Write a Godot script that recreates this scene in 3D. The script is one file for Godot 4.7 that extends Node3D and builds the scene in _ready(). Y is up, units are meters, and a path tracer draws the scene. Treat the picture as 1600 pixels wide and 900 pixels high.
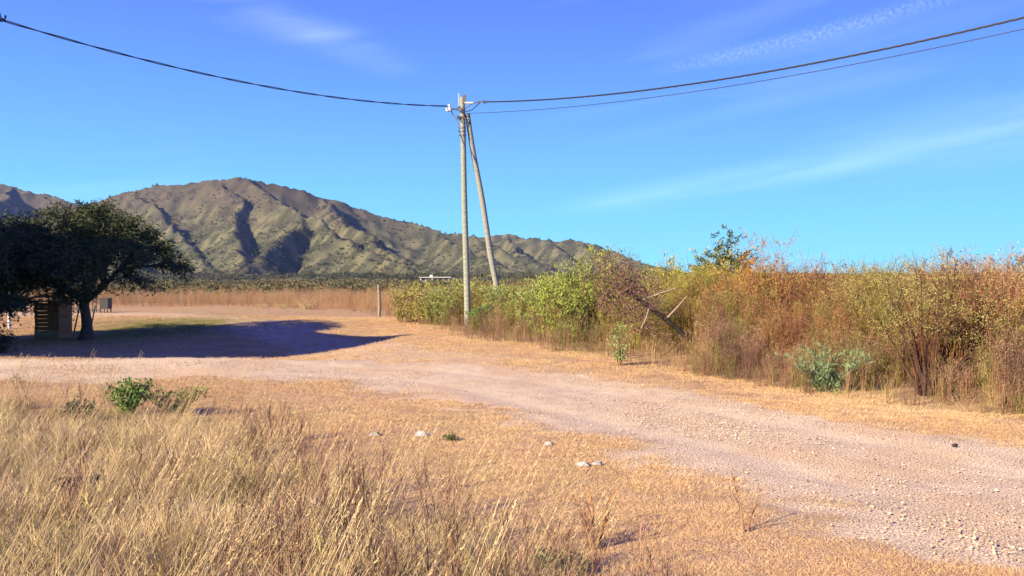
extends Node3D
# x right, y up, the camera looks along -z. In the helpers below a ground place is (x, d) with d = -z, metres in front of the camera.

var rng := RandomNumberGenerator.new()
var n_big := FastNoiseLite.new()
var n_mid := FastNoiseLite.new()
var n_small := FastNoiseLite.new()
var M := {}
var taken := {}

const SUN_AWAY := 38.0      # degrees the light travels away from the camera, measured from +x
const SUN_HIGH := 27.5

# ------------------------------------------------------------------ geometry collector
class Geo:
	var v := PackedVector3Array()
	var n := PackedVector3Array()
	var c := PackedColorArray()
	func tri(a: Vector3, b: Vector3, d: Vector3, col: Color) -> void:
		var m := (d - a).cross(b - a).normalized()
		v.append(a); v.append(b); v.append(d)
		n.append(m); n.append(m); n.append(m)
		c.append(col); c.append(col); c.append(col)
	func quad(a: Vector3, b: Vector3, d: Vector3, e: Vector3, col: Color) -> void:
		tri(a, b, d, col)
		tri(a, d, e, col)
	# a bent ribbon, the shape of a grass blade
	func blade(p: Vector3, dir: Vector3, side: Vector3, length: float, width: float, bend: Vector3, steps: int, col: Color) -> void:
		var last_l := p - side * width * 0.5
		var last_r := p + side * width * 0.5
		for i in range(1, steps + 1):
			var t := float(i) / steps
			var q := p + dir * length * t + bend * length * t * t
			var w := width * (1.0 - t * 0.9) * 0.5
			if i == steps:
				tri(last_l, last_r, q, col)
			else:
				var l := q - side * w
				var r := q + side * w
				quad(last_l, last_r, r, l, col)
				last_l = l
				last_r = r
	func leaf(p: Vector3, dir: Vector3, side: Vector3, length: float, width: float, col: Color) -> void:
		var m := p + dir * length * 0.45
		var e := p + dir * length
		tri(p, m + side * width * 0.5, e, col)
		tri(p, e, m - side * width * 0.5, col)
	func tube(pts: Array, radii: Array, sides: int, col: Color, cap := true) -> void:
		var rings: Array = []
		var norms: Array = []
		for i in pts.size():
			var p: Vector3 = pts[i]
			var t: Vector3 = (pts[mini(i + 1, pts.size() - 1)] - pts[maxi(i - 1, 0)]).normalized()
			var u := t.cross(Vector3(0.31, 0.11, 0.94)).normalized()
			if absf(t.dot(Vector3(0.31, 0.11, 0.94).normalized())) > 0.95:
				u = t.cross(Vector3(0, 1, 0)).normalized()
			var w := t.cross(u)
			var ring := PackedVector3Array()
			var nr := PackedVector3Array()
			for k in sides:
				var a := TAU * k / sides
				var o := u * cos(a) + w * sin(a)
				ring.append(p + o * float(radii[i]))
				nr.append(o)
			rings.append(ring)
			norms.append(nr)
		for i in pts.size() - 1:
			for k in sides:
				var k2 := (k + 1) % sides
				var q := [rings[i][k], rings[i + 1][k], rings[i + 1][k2], rings[i][k2]]
				var qn := [norms[i][k], norms[i + 1][k], norms[i + 1][k2], norms[i][k2]]
				for j in [0, 1, 2, 0, 2, 3]:
					v.append(q[j]); n.append(qn[j]); c.append(col)
		if cap:
			for e in [0, pts.size() - 1]:
				for k in range(1, sides - 1):
					tri(rings[e][0], rings[e][k], rings[e][k + 1], col)
	func box(at: Vector3, size: Vector3, b: Basis, col: Color) -> void:
		var h := size * 0.5
		var p: Array = []
		for i in 8:
			p.append(at + b * Vector3(h.x if i & 1 else -h.x, h.y if i & 2 else -h.y, h.z if i & 4 else -h.z))
		for f in [[0, 1, 3, 2], [4, 5, 7, 6], [0, 1, 5, 4], [2, 3, 7, 6], [0, 2, 6, 4], [1, 3, 7, 5]]:
			var mid: Vector3 = (p[f[0]] + p[f[2]]) * 0.5 - at
			var m := mid.normalized()
			var turned: bool = (p[f[2]] - p[f[0]]).cross(p[f[1]] - p[f[0]]).dot(m) < 0.0
			for j in ([0, 2, 1, 0, 3, 2] if turned else [0, 1, 2, 0, 2, 3]):
				v.append(p[f[j]]); n.append(m); c.append(col)
	func mesh() -> ArrayMesh:
		var a := []
		a.resize(Mesh.ARRAY_MAX)
		a[Mesh.ARRAY_VERTEX] = v
		a[Mesh.ARRAY_NORMAL] = n
		a[Mesh.ARRAY_COLOR] = c
		var m := ArrayMesh.new()
		m.add_surface_from_arrays(Mesh.PRIMITIVE_TRIANGLES, a)
		return m

# ------------------------------------------------------------------ naming and placing
func numbered(called: String) -> String:
	var k: int = taken.get(called, 0)
	taken[called] = k + 1
	return called if k == 0 else "%s_%03d" % [called, k]

func tag(o: Node, label: String, category: String, group := "") -> void:
	o.set_meta("label", label)
	o.set_meta("category", category)
	if group != "":
		o.set_meta("group", group)

func put(called: String, mesh: Mesh, mat: Material, parent: Node = null) -> MeshInstance3D:
	var o := MeshInstance3D.new()
	o.mesh = mesh
	o.material_override = mat
	if parent == null:
		o.name = numbered(called)
		add_child(o)
	else:
		o.name = called
		parent.add_child(o, true)
	return o

func base(called: String, at: Vector3, label: String, category: String, group := "") -> Node3D:
	var o := Node3D.new()
	o.name = numbered(called)
	add_child(o)
	o.position = at
	tag(o, label, category, group)
	return o

func setting(called: String, mesh: Mesh, mat: Material) -> MeshInstance3D:
	var o := put(called, mesh, mat)
	o.set_meta("kind", "structure")
	return o

func scatter(called: String, mesh: Mesh, mat: Material, xf: Array, cols: Array, label: String, category: String) -> void:
	# what nobody could count: one object
	var mm := MultiMesh.new()
	mm.transform_format = MultiMesh.TRANSFORM_3D
	mm.use_colors = true
	mm.mesh = mesh
	mm.instance_count = xf.size()
	var buf := PackedFloat32Array()
	buf.resize(xf.size() * 16)
	for i in xf.size():
		var t: Transform3D = xf[i]
		var k := i * 16
		var b := t.basis
		buf[k] = b.x.x; buf[k + 1] = b.y.x; buf[k + 2] = b.z.x; buf[k + 3] = t.origin.x
		buf[k + 4] = b.x.y; buf[k + 5] = b.y.y; buf[k + 6] = b.z.y; buf[k + 7] = t.origin.y
		buf[k + 8] = b.x.z; buf[k + 9] = b.y.z; buf[k + 10] = b.z.z; buf[k + 11] = t.origin.z
		var c: Color = cols[i]
		buf[k + 12] = c.r; buf[k + 13] = c.g; buf[k + 14] = c.b; buf[k + 15] = 1.0
	mm.buffer = buf
	var o := MultiMeshInstance3D.new()
	o.name = numbered(called)
	o.multimesh = mm
	o.material_override = mat
	add_child(o)
	o.set_meta("kind", "stuff")
	tag(o, label, category)

func matte(rough := 0.95, spec := 0.25) -> StandardMaterial3D:
	var m := StandardMaterial3D.new()
	m.vertex_color_use_as_albedo = true
	m.roughness = rough
	m.metallic_specular = spec
	return m

func rnd(a: float, b: float) -> float:
	return rng.randf_range(a, b)

func mixc(a: Color, b: Color, t: float) -> Color:
	return a.lerp(b, clampf(t, 0.0, 1.0))

func vary(c: Color, k: float) -> Color:
	var f := 1.0 + rnd(-k, k)
	return Color(c.r * f, c.g * f * (1.0 + rnd(-k, k) * 0.25), c.b * f)

# ------------------------------------------------------------------ the lie of the land
const ROAD := [Vector2(6.4, 0.5), Vector2(4.5, 3.8), Vector2(3.5, 6.4), Vector2(2.1, 9.2), Vector2(0.3, 12.0), Vector2(-1.9, 14.2), Vector2(-4.8, 14.6), Vector2(-9.0, 14.0), Vector2(-20.0, 13.4), Vector2(-46.0, 12.8)]
const TRACK := [Vector2(-0.8, 14.6), Vector2(-3.3, 18.8), Vector2(-6.3, 24.5), Vector2(-11.0, 33.0), Vector2(-20.0, 39.0), Vector2(-46.0, 44.0)]
const HEDGE := [Vector2(14.0, 0.0), Vector2(7.7, 6.3), Vector2(5.9, 8.9), Vector2(2.6, 14.6), Vector2(-1.6, 23.2), Vector2(-5.7, 35.9), Vector2(-8.0, 42.0), Vector2(-14.0, 46.5), Vector2(-27.0, 52.0), Vector2(-48.0, 58.0)]
const LAWN := [Vector2(-46, 10.5), Vector2(-8, 10.2), Vector2(-5.5, 9.9), Vector2(-3.6, 9.3), Vector2(-2.4, 8.1), Vector2(-1.57, 6.9), Vector2(-0.9, 5.8), Vector2(-0.4, 4.95), Vector2(0.3, 4.3), Vector2(0.8, 3.4), Vector2(1.2, 1.5)]
var hedge_poly := PackedVector2Array()

func along(line: Array, p: Vector2) -> float:
	var best := 1e9
	for i in line.size() - 1:
		var q := Geometry2D.get_closest_point_to_segment(p, line[i], line[i + 1])
		best = minf(best, q.distance_squared_to(p))
	return sqrt(best)

func tall_edge(x: float) -> float:      # depth up to which the tall grass in front stands, at x
	if x >= 1.2:
		return 0.0
	for i in LAWN.size() - 1:
		if x < LAWN[i + 1].x:
			return lerpf(LAWN[i].y, LAWN[i + 1].y, (x - LAWN[i].x) / (LAWN[i + 1].x - LAWN[i].x))
	return 0.0

func in_hedge(p: Vector2) -> float:     # metres inside the weed thicket, negative outside
	var s := along(HEDGE, p)
	return s if Geometry2D.is_point_in_polygon(p, hedge_poly) else -s

func ground_y(x: float, d: float) -> float:
	var y := n_big.get_noise_2d(x * 2.0, d * 2.0) * 0.10 + n_mid.get_noise_2d(x, d) * 0.035
	# the yard left of the road lies lower than the road, behind a low bank
	var bank := smoothstep(-2.5, -5.5, x) * smoothstep(15.6, 16.9, d) * (1.0 - smoothstep(27.0, 33.0, d))
	y -= bank * 0.26
	y += 0.07 * exp(-pow((d - 15.4) / 0.8, 2.0)) * smoothstep(-1.5, -5.0, x)
	# far edges sink below the wide plain
	y -= 0.9 * smoothstep(58.0, 66.0, d) + 0.9 * smoothstep(38.0, 46.0, absf(x))
	return y

# ------------------------------------------------------------------ textures
func grain(frequency: float, size: int, contrast: float, bright: float, kind := FastNoiseLite.TYPE_SIMPLEX_SMOOTH, seed_ := 3) -> ImageTexture:
	var f := FastNoiseLite.new()
	f.noise_type = kind
	f.seed = seed_
	f.frequency = frequency
	f.fractal_octaves = 4
	f.fractal_gain = 0.6
	var im := f.get_seamless_image(size, size)
	im.convert(Image.FORMAT_RGB8)
	im.adjust_bcs(bright, contrast, 1.0)
	return ImageTexture.create_from_image(im)

func bumps(frequency: float, size: int, strength: float) -> ImageTexture:
	var f := FastNoiseLite.new()
	f.seed = 8
	f.frequency = frequency
	f.fractal_octaves = 4
	var im := f.get_seamless_image(size, size)
	im.bump_map_to_normal_map(strength)
	return ImageTexture.create_from_image(im)

func cirrus() -> ImageTexture:
	var w := 4096
	var h := 2048
	var im := Image.create(w, h, false, Image.FORMAT_RGBA8)
	im.fill(Color(1, 1, 1, 0))
	var a := FastNoiseLite.new()
	a.seed = 21; a.frequency = 0.0042; a.fractal_octaves = 5; a.fractal_gain = 0.55
	a.domain_warp_enabled = true; a.domain_warp_amplitude = 40.0; a.domain_warp_frequency = 0.006
	var b := FastNoiseLite.new()
	b.seed = 5; b.frequency = 0.0035; b.fractal_octaves = 3
	var f := FastNoiseLite.new()
	f.seed = 9; f.frequency = 0.11; f.fractal_octaves = 3
	for row in range(500, 1016):
		var el := 90.0 - (row + 0.5) / h * 180.0
		for col in w:
			# the camera looks at the first column; the join lies behind it
			var az := (col + 0.5) / w * 360.0
			if az > 180.0:
				az -= 360.0
			# thin streaks lying almost level, rising to the right
			var s := el - az * 0.16
			var k := a.get_noise_2d(az * 6.0, s * 66.0)
			var patch := b.get_noise_2d(az * 6.0 + 700.0, s * 30.0)
			var q := maxf(0.0, k * 0.7 + patch * 0.8 - 0.22) * 0.05
			# the long pale band low on the right and the broken trail above it
			var band := exp(-pow((el - (5.0 + (az - 2.0) * 0.135)) / (0.45 + 0.028 * maxf(az, 0.0)), 2.0)) * smoothstep(1.0, 7.0, az) * (1.0 - smoothstep(50.0, 75.0, az))
			q += band * (0.06 + 0.09 * k)
			var trail := exp(-pow((el - (14.6 + (az - 10.0) * 0.155)) / 0.42, 2.0)) * smoothstep(7.0, 17.0, az) * (1.0 - smoothstep(60.0, 70.0, az))
			if trail > 0.02:
				q += trail * maxf(0.0, 0.03 + 0.13 * f.get_noise_2d(az * 30.0, el * 50.0))
			var high := exp(-pow((el - (19.2 - (az + 24.0) * 0.16 - 0.006 * pow(az + 24.0, 2.0))) / 1.1, 2.0)) * smoothstep(-45.0, -30.0, az) * (1.0 - smoothstep(-12.0, -5.0, az))
			q += high * maxf(0.0, 0.02 + 0.11 * k)
			if q > 0.004:
				im.set_pixel(col, row, Color(1, 1, 1, clampf(q, 0.0, 0.6)))
	return ImageTexture.create_from_image(im)

# ------------------------------------------------------------------ ground
func ground_color(x: float, d: float, road: float) -> Color:
	var a := n_mid.get_noise_2d(x * 1.6 + 90.0, d * 1.6)
	var b := n_small.get_noise_2d(x * 2.0, d * 2.0)
	var e := n_big.get_noise_2d(x * 3.0 + 40.0, d * 3.0)
	var straw := Color(0.54, 0.375, 0.18)
	var earth := Color(0.57, 0.37, 0.205)
	var dry := mixc(straw, earth, 0.5 + a * 1.3 + b * 0.4)
	dry = mixc(dry, Color(0.36, 0.22, 0.10), clampf(b * 1.3 + e * 0.8 - 0.25, 0.0, 0.7))
	var gravel := mixc(Color(0.72, 0.565, 0.365), Color(0.61, 0.47, 0.30), 0.5 + b * 1.2 - rut(x, d) * 0.6)
	gravel = mixc(gravel, Color(0.64, 0.455, 0.25), clampf(a * 1.6, 0.0, 0.55))
	var c := mixc(dry, gravel, road)
	# green grass round the tree, straw litter under the weeds and the tall grass
	var g := exp(-(pow((x + 13.0) / 2.6, 2.0) + pow((d - 29.5) / 4.5, 2.0)))
	c = mixc(c, Color(0.21, 0.22, 0.06), g * (0.9 + b))
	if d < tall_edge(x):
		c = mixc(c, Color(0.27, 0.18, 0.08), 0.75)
	return c

func road_share(x: float, d: float) -> float:
	var p := Vector2(x, d)
	var wob := n_mid.get_noise_2d(x * 1.3, d * 1.3) * 0.9 + n_small.get_noise_2d(x * 3.0, d * 3.0) * 0.45
	var r := 1.0 - smoothstep(1.25, 2.15, along(ROAD, p) + wob)
	var t := (1.0 - smoothstep(0.9, 2.2, along(TRACK, p) + wob)) * 0.55
	return maxf(r, t)

func rut(x: float, d: float) -> float:      # 1 in the two lines worn by tyres
	var off := along(ROAD, Vector2(x, d)) + n_mid.get_noise_2d(x * 0.6 + 50.0, d * 0.6) * 0.25
	return exp(-pow((off - 0.78) / 0.24, 2.0))

func make_ground() -> void:
	var xs := PackedFloat32Array()
	var ds := PackedFloat32Array()
	var x := 0.0
	var right: Array = []
	while x < 46.0:
		right.append(x)
		x += 0.11 if x < 9.0 else 0.11 + (x - 9.0) * 0.06
	for i in range(right.size() - 1, 0, -1):
		xs.append(-right[i])
	for q in right:
		xs.append(q)
	var d := -8.0
	while d < 66.0:
		ds.append(d)
		d += 0.5 if d < 2.5 else maxf(0.085, d * 0.0105)
	var w := xs.size()
	var h := ds.size()
	var pos := PackedVector3Array()
	var col := PackedColorArray()
	var nor := PackedVector3Array()
	var road := PackedFloat32Array()
	for j in h:
		for i in w:
			var y := ground_y(xs[i], ds[j])
			var r := road_share(xs[i], ds[j])
			y += n_small.get_noise_2d(xs[i] * 5.0, ds[j] * 5.0) * 0.012 - r * 0.02 - rut(xs[i], ds[j]) * r * 0.014
			pos.append(Vector3(xs[i], y, -ds[j]))
			road.append(r)
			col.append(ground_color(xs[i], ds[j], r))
	for j in h:
		for i in w:
			var l := pos[j * w + maxi(i - 1, 0)]
			var r2 := pos[j * w + mini(i + 1, w - 1)]
			var f := pos[maxi(j - 1, 0) * w + i]
			var b := pos[mini(j + 1, h - 1) * w + i]
			nor.append((r2 - l).cross(b - f).normalized())
	var idx := [PackedInt32Array(), PackedInt32Array()]
	for j in h - 1:
		for i in w - 1:
			var k := j * w + i
			var which := 1 if road[k] + road[k + w + 1] > 1.0 else 0
			var t: PackedInt32Array = idx[which]
			t.append_array([k, k + w, k + 1, k + 1, k + w, k + w + 1])
			idx[which] = t
	for which in 2:
		var a := []
		a.resize(Mesh.ARRAY_MAX)
		a[Mesh.ARRAY_VERTEX] = pos
		a[Mesh.ARRAY_NORMAL] = nor
		a[Mesh.ARRAY_COLOR] = col
		a[Mesh.ARRAY_INDEX] = idx[which]
		var m := ArrayMesh.new()
		m.add_surface_from_arrays(Mesh.PRIMITIVE_TRIANGLES, a)
		var o := setting(["ground", "gravel_road"][which], m, M.ground if which == 0 else M.road)
		o.set_meta("label", ["dry straw-coloured ground with short mown grass", "pinkish gravel road bending away to the left"][which])
	# the wide plain beyond, out to the foot of the hills
	var g := Geo.new()
	for q in [[-9000.0, 9000.0, -200.0, 9000.0]]:
		g.quad(Vector3(q[0], -0.75, -q[2]), Vector3(q[0], -0.75, -q[3]), Vector3(q[1], -0.75, -q[3]), Vector3(q[1], -0.75, -q[2]), Color(0.24, 0.17, 0.085))
	setting("plain", g.mesh(), M.soil)

# ------------------------------------------------------------------ hills
func far_point(px: float, py: float, d: float) -> Vector3:   # bearings read off the photograph, each with its own distance
	return Vector3((px - 800.0) / 1232.0 * d, 1.6 + (440.0 - py) / 1232.0 * d, d)

func make_hills() -> void:
	var lines := [
		[[-420, 262, 3700], [-150, 268, 3650], [-40, 279, 3600], [20, 291, 3550], [75, 303, 3500], [160, 330, 3400]],
		[[100, 332, 2950], [190, 301, 2880], [250, 290, 2820], [310, 283, 2760], [350, 279, 2720], [388, 277, 2700], [412, 284, 2720], [450, 291, 2760], [500, 307, 2800], [550, 320, 2810], [600, 334, 2800], [640, 346, 2780], [680, 358, 2750], [725, 363, 2740], [765, 378, 2680], [810, 398, 2560], [870, 425, 2400]],
		[[700, 372, 3350], [745, 366, 3330], [790, 364, 3300], [830, 369, 3250], [870, 374, 3200], [900, 372, 3150], [922, 378, 3100], [948, 388, 3050], [1000, 406, 2980], [1080, 428, 2850]],
		[[388, 277, 2700], [415, 299, 2540], [446, 317, 2390], [476, 332, 2230], [505, 347, 2100], [545, 368, 1950], [600, 398, 1760], [650, 424, 1560]],
		[[476, 332, 2230], [458, 350, 2090], [432, 375, 1940], [408, 402, 1790], [392, 428, 1600]],
		[[350, 279, 2720], [372, 306, 2540], [372, 336, 2350], [362, 362, 2180], [375, 395, 1950], [372, 425, 1680]],
		[[215, 297, 2850], [238, 318, 2640], [268, 350, 2440], [296, 380, 2230], [322, 408, 1980], [340, 430, 1700]],
		[[120, 327, 2920], [150, 350, 2650], [190, 385, 2350], [220, 415, 1950], [240, 432, 1650]],
		[[500, 307, 2800], [522, 330, 2590], [552, 352, 2390], [596, 384, 2130], [640, 408, 1880], [690, 430, 1600]],
		[[680, 358, 2750], [712, 378, 2520], [760, 402, 2260], [815, 424, 1950]],
		[[790, 364, 3300], [800, 382, 3050], [828, 402, 2760], [868, 422, 2400]],
		[[860, 373, 3210], [872, 388, 3000], [896, 404, 2760], [926, 424, 2400]],
		[[905, 372, 3140], [930, 392, 2950], [968, 412, 2700], [1010, 430, 2400]],
		[[20, 291, 3550], [-10, 330, 3100], [20, 380, 2600], [40, 420, 2000]],
		[[-150, 268, 3650], [-160, 330, 2900], [-120, 400, 2200]],
	]
	var sa := PackedVector3Array()
	var sb := PackedVector3Array()
	for l in lines:
		for i in l.size() - 1:
			sa.append(far_point(l[i][0], l[i][1], l[i][2]))
			sb.append(far_point(l[i + 1][0], l[i + 1][1], l[i + 1][2]))
	var warp := FastNoiseLite.new()
	warp.seed = 31; warp.frequency = 0.0035; warp.fractal_octaves = 3
	var rough := FastNoiseLite.new()
	rough.seed = 12; rough.frequency = 0.006; rough.fractal_type = FastNoiseLite.FRACTAL_RIDGED; rough.fractal_octaves = 4
	var pebble := FastNoiseLite.new()
	pebble.seed = 77; pebble.frequency = 0.035; pebble.fractal_octaves = 2
	var step := 9.5
	var w := int((900.0 + 2500.0) / step)
	var h := int((4000.0 - 1000.0) / step)
	var pos := PackedVector3Array()
	var hi := PackedFloat32Array()
	for j in h:
		for i in w:
			var x := -2500.0 + i * step
			var d := 1000.0 + j * step
			var wx := x + warp.get_noise_2d(x, d) * 34.0
			var wd := d + warp.get_noise_2d(x + 5000.0, d) * 34.0
			var best := -50.0
			var sum := 0.0
			for s in sa.size():
				var a := sa[s]
				var b := sb[s]
				var ex := b.x - a.x
				var ed := b.z - a.z
				var t := clampf(((wx - a.x) * ex + (wd - a.z) * ed) / (ex * ex + ed * ed), 0.0, 1.0)
				var ox := wx - a.x - ex * t
				var od := wd - a.z - ed * t
				var r := sqrt(ox * ox + od * od)
				var y := a.y + (b.y - a.y) * t - r * 1.02 / (1.0 + r * 0.0013) - 3.0
				if y > best:
					best = y
			var foot := (d - 1000.0) * 0.012 + warp.get_noise_2d(x * 0.5, d * 0.5 + 900.0) * 8.0
			var y2 := maxf(best, foot) + 6.0 / (1.0 + absf(best - foot) * 0.1)
			y2 += (rough.get_noise_2d(x, d) - 0.75) * (4.0 + 11.0 * smoothstep(10.0, 120.0, best) * (1.0 - 0.7 * smoothstep(200.0, 330.0, best))) + pebble.get_noise_2d(x, d) * 3.2 + 4.0
			y2 -= 30.0 * (1.0 - smoothstep(1000.0, 1150.0, d))
			pos.append(Vector3(x, y2, -d))
	var nor := PackedVector3Array()
	var col := PackedColorArray()
	var idx := PackedInt32Array()
	for j in h:
		for i in w:
			var l := pos[j * w + maxi(i - 1, 0)]
			var r := pos[j * w + mini(i + 1, w - 1)]
			var f := pos[maxi(j - 1, 0) * w + i]
			var b := pos[mini(j + 1, h - 1) * w + i]
			nor.append((r - l).cross(b - f).normalized())
			var p := pos[j * w + i]
			var u := rough.get_noise_2d(p.x * 1.7 + 300.0, p.z * 1.7)
			var v := pebble.get_noise_2d(p.x * 0.5, p.z * 0.5)
			var m := warp.get_noise_2d(p.x * 1.5, p.z * 1.5 + 77.0)
			var c := mixc(Color(0.205, 0.19, 0.105), Color(0.10, 0.105, 0.062), 0.5 + u * 1.1 + v * 1.3 + m * 0.7)
			c = mixc(c, Color(0.138, 0.115, 0.085), smoothstep(120.0, 300.0, p.y + m * 120.0) * 0.8)
			c = mixc(c, Color(0.075, 0.088, 0.045), clampf(m * 1.6 + v * 0.9 - 0.1, 0.0, 0.75) * (1.0 - smoothstep(60.0, 220.0, p.y)))
			c = mixc(c, Color(0.075, 0.07, 0.044), clampf(v * 1.6 - 0.15, 0.0, 0.6))
			col.append(c)
			if i < w - 1 and j < h - 1:
				var k := j * w + i
				idx.append_array([k, k + w, k + 1, k + 1, k + w, k + w + 1])
	var arr := []
	arr.resize(Mesh.ARRAY_MAX)
	arr[Mesh.ARRAY_VERTEX] = pos
	arr[Mesh.ARRAY_NORMAL] = nor
	arr[Mesh.ARRAY_COLOR] = col
	arr[Mesh.ARRAY_INDEX] = idx
	var mesh := ArrayMesh.new()
	mesh.add_surface_from_arrays(Mesh.PRIMITIVE_TRIANGLES, arr)
	var o := setting("hills", mesh, M.hill)
	o.set_meta("label", "brown and olive mountain range with scrubby spurs behind the fields")
	# bushes and low trees on the plain between the fields and the hills
	var bx: Array = []
	var bc: Array = []
	rng.seed = 808
	while bx.size() < 6500:
		var d := 85.0 + pow(rng.randf(), 1.3) * 1050.0
		var x := rnd(-0.8 * d, 0.8 * d)
		if rng.randf() > 0.45 + 1.8 * n_big.get_noise_2d(x * 0.25, d * 0.12):
			continue
		var s := (0.5 + 0.95 * pow(rng.randf(), 2.5)) * lerpf(0.85, 2.6, smoothstep(90.0, 700.0, d))
		bx.append(Transform3D(Basis(Vector3.UP, rnd(0, TAU)).scaled_local(Vector3(s * 1.2, s * rnd(0.8, 1.2), s * 1.2)), Vector3(x, -0.6 + s * 0.3, -d)))
		bc.append(vary(mixc(Color(0.125, 0.125, 0.066), Color(0.20, 0.165, 0.085), rng.randf()), 0.2))
	scatter("plain_scrub", clump_mesh(6, 260, 0.42), M.rough, bx, bc, "olive scrub on the plain before the mountain", "scrub")
	rng.seed = 809
	# scrub on the slopes, thickest low down and in the gullies
	var xf: Array = []
	var cols: Array = []
	while xf.size() < 130000:
		var i := rng.randi_range(1, w - 2)
		var j := int(pow(rng.randf(), 1.15) * (h - 3)) + 1
		var p := pos[j * w + i]
		if p.y < -3.0:
			continue
		var m := warp.get_noise_2d(p.x * 1.5, p.z * 1.5 + 77.0)
		var keep := 0.38 + 1.7 * m + 0.45 * (1.0 - smoothstep(10.0, 130.0, p.y))
		if rng.randf() > keep * (1.0 - 0.8 * smoothstep(220.0, 320.0, p.y)):
			continue
		var s := 1.0 + 3.2 * pow(rng.randf(), 2.5)
		p += Vector3(rnd(-5, 5), s * 0.2, rnd(-5, 5))
		xf.append(Transform3D(Basis(Vector3.UP, rnd(0, TAU)).scaled(Vector3(s, s * rnd(0.7, 1.1), s)), p))
		cols.append(vary(mixc(Color(0.065, 0.074, 0.038), Color(0.13, 0.122, 0.068), rng.randf()), 0.25))
	scatter("hillside_scrub", clump_mesh(5, 34), M.rough, xf, cols, "dark scrub bushes dotted over the mountain slopes", "scrub")

func clump_mesh(seed_: int, leaves: int, size := 1.0) -> ArrayMesh:     # a small bush seen from far away: leafy sprays through a rounded volume
	rng.seed = seed_
	var g := Geo.new()
	for i in leaves:
		var p := Vector3(rnd(-1, 1), rnd(-0.35, 1), rnd(-1, 1))
		if p.length() > 1.0:
			p = p.normalized() * rnd(0.75, 1.0)
		var dir := (p * 0.7 + Vector3(rnd(-0.6, 0.6), rnd(-0.1, 0.8), rnd(-0.6, 0.6))).normalized()
		var tone := rnd(0.7, 1.2)
		g.leaf(p - dir * 0.3 * size, dir, dir.cross(Vector3(rnd(-1, 1), rnd(-1, 1), rnd(-1, 1))).normalized(), rnd(0.5, 0.85) * size, rnd(0.35, 0.6) * size, Color(tone, tone, tone))
	return g.mesh()

func rock_mesh(seed_: int, lump: float) -> ArrayMesh:
	var r := RandomNumberGenerator.new()
	r.seed = seed_
	var g := Geo.new()
	var pts: Array = []
	var rows := 4
	var cols := 7
	for j in rows + 1:
		for i in cols:
			var el := -PI / 2 + PI * j / rows
			var az := TAU * i / cols + j * 0.4
			var p := Vector3(cos(el) * cos(az), sin(el), cos(el) * sin(az))
			if j > 0 and j < rows:
				p *= 1.0 + r.randf_range(-lump, lump)
			pts.append(p)
	for j in rows:
		for i in cols:
			var i2 := (i + 1) % cols
			if j > 0:
				g.tri(pts[j * cols + i], pts[j * cols + i2], pts[(j + 1) * cols + i2], Color.WHITE)
			if j < rows - 1:
				g.tri(pts[j * cols + i], pts[(j + 1) * cols + i2], pts[(j + 1) * cols + i], Color.WHITE)
	return g.mesh()

# ------------------------------------------------------------------ grasses and gravel
func tuft_mesh(seed_: int, blades: int, height: float, spread: float, lean: Vector3, width: float, steps := 3) -> ArrayMesh:
	rng.seed = seed_
	var g := Geo.new()
	for i in blades:
		var a := rnd(0, TAU)
		var p := Vector3(cos(a), 0, sin(a)) * spread * sqrt(rng.randf())
		var out := Vector3(cos(a + rnd(-0.9, 0.9)), 0, sin(a + rnd(-0.9, 0.9)))
		var dir := (Vector3.UP + out * rnd(0.05, 0.5) + lean * rnd(0.3, 1.0)).normalized()
		var side := dir.cross(Vector3(cos(a * 3.0), 0.2, sin(a * 3.0))).normalized()
		var tone := rnd(0.7, 1.15)
		g.blade(p, dir, side, height * rnd(0.5, 1.1), width * rnd(0.6, 1.2), (out * rnd(0.1, 0.8) + lean * 0.4 + Vector3.DOWN * rnd(0.0, 0.6)), steps, Color(tone, tone, tone))
	return g.mesh()

func stalk_mesh(seed_: int, height: float, lean: Vector3) -> ArrayMesh:   # a seeding grass stem with a feathery head
	rng.seed = seed_
	var g := Geo.new()
	for s in 3:
		var off := Vector3(rnd(-0.05, 0.05), 0, rnd(-0.05, 0.05))
		var dir := (Vector3.UP + lean * rnd(0.5, 1.1) + Vector3(rnd(-0.1, 0.1), 0, rnd(-0.1, 0.1))).normalized()
		var l := height * rnd(0.7, 1.0)
		var pts: Array = []
		for i in 4:
			var t := i / 3.0
			pts.append(off + dir * l * t + lean * 0.14 * l * t * t)
		g.tube(pts, [0.0022, 0.002, 0.0016, 0.001], 3, Color(0.95, 0.95, 0.95), false)
		var top: Vector3 = pts[3]
		var back: Vector3 = (pts[2] - pts[3]).normalized()
		for k in 22:
			var q := top + back * rnd(0.0, 0.13)
			var dd := (-back + Vector3(rnd(-0.5, 0.5), rnd(-0.3, 0.3), rnd(-0.5, 0.5))).normalized()
			g.leaf(q, dd, dd.cross(Vector3(rnd(-1, 1), rnd(-1, 1), 0.3)).normalized(), rnd(0.012, 0.03), 0.004, Color(1.1, 1.08, 1.02))
	return g.mesh()

func spot(x: float, d: float, s: Vector3, tilt := 0.0) -> Transform3D:
	var b := Basis(Vector3.UP, rnd(0, TAU))
	if tilt > 0.0:
		b = Basis(Vector3(rnd(-1, 1), 0, rnd(-1, 1)).normalized(), rnd(0, tilt)) * b
	return Transform3D(b.scaled_local(s), Vector3(x, ground_y(x, d) - 0.006, -d))

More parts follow.
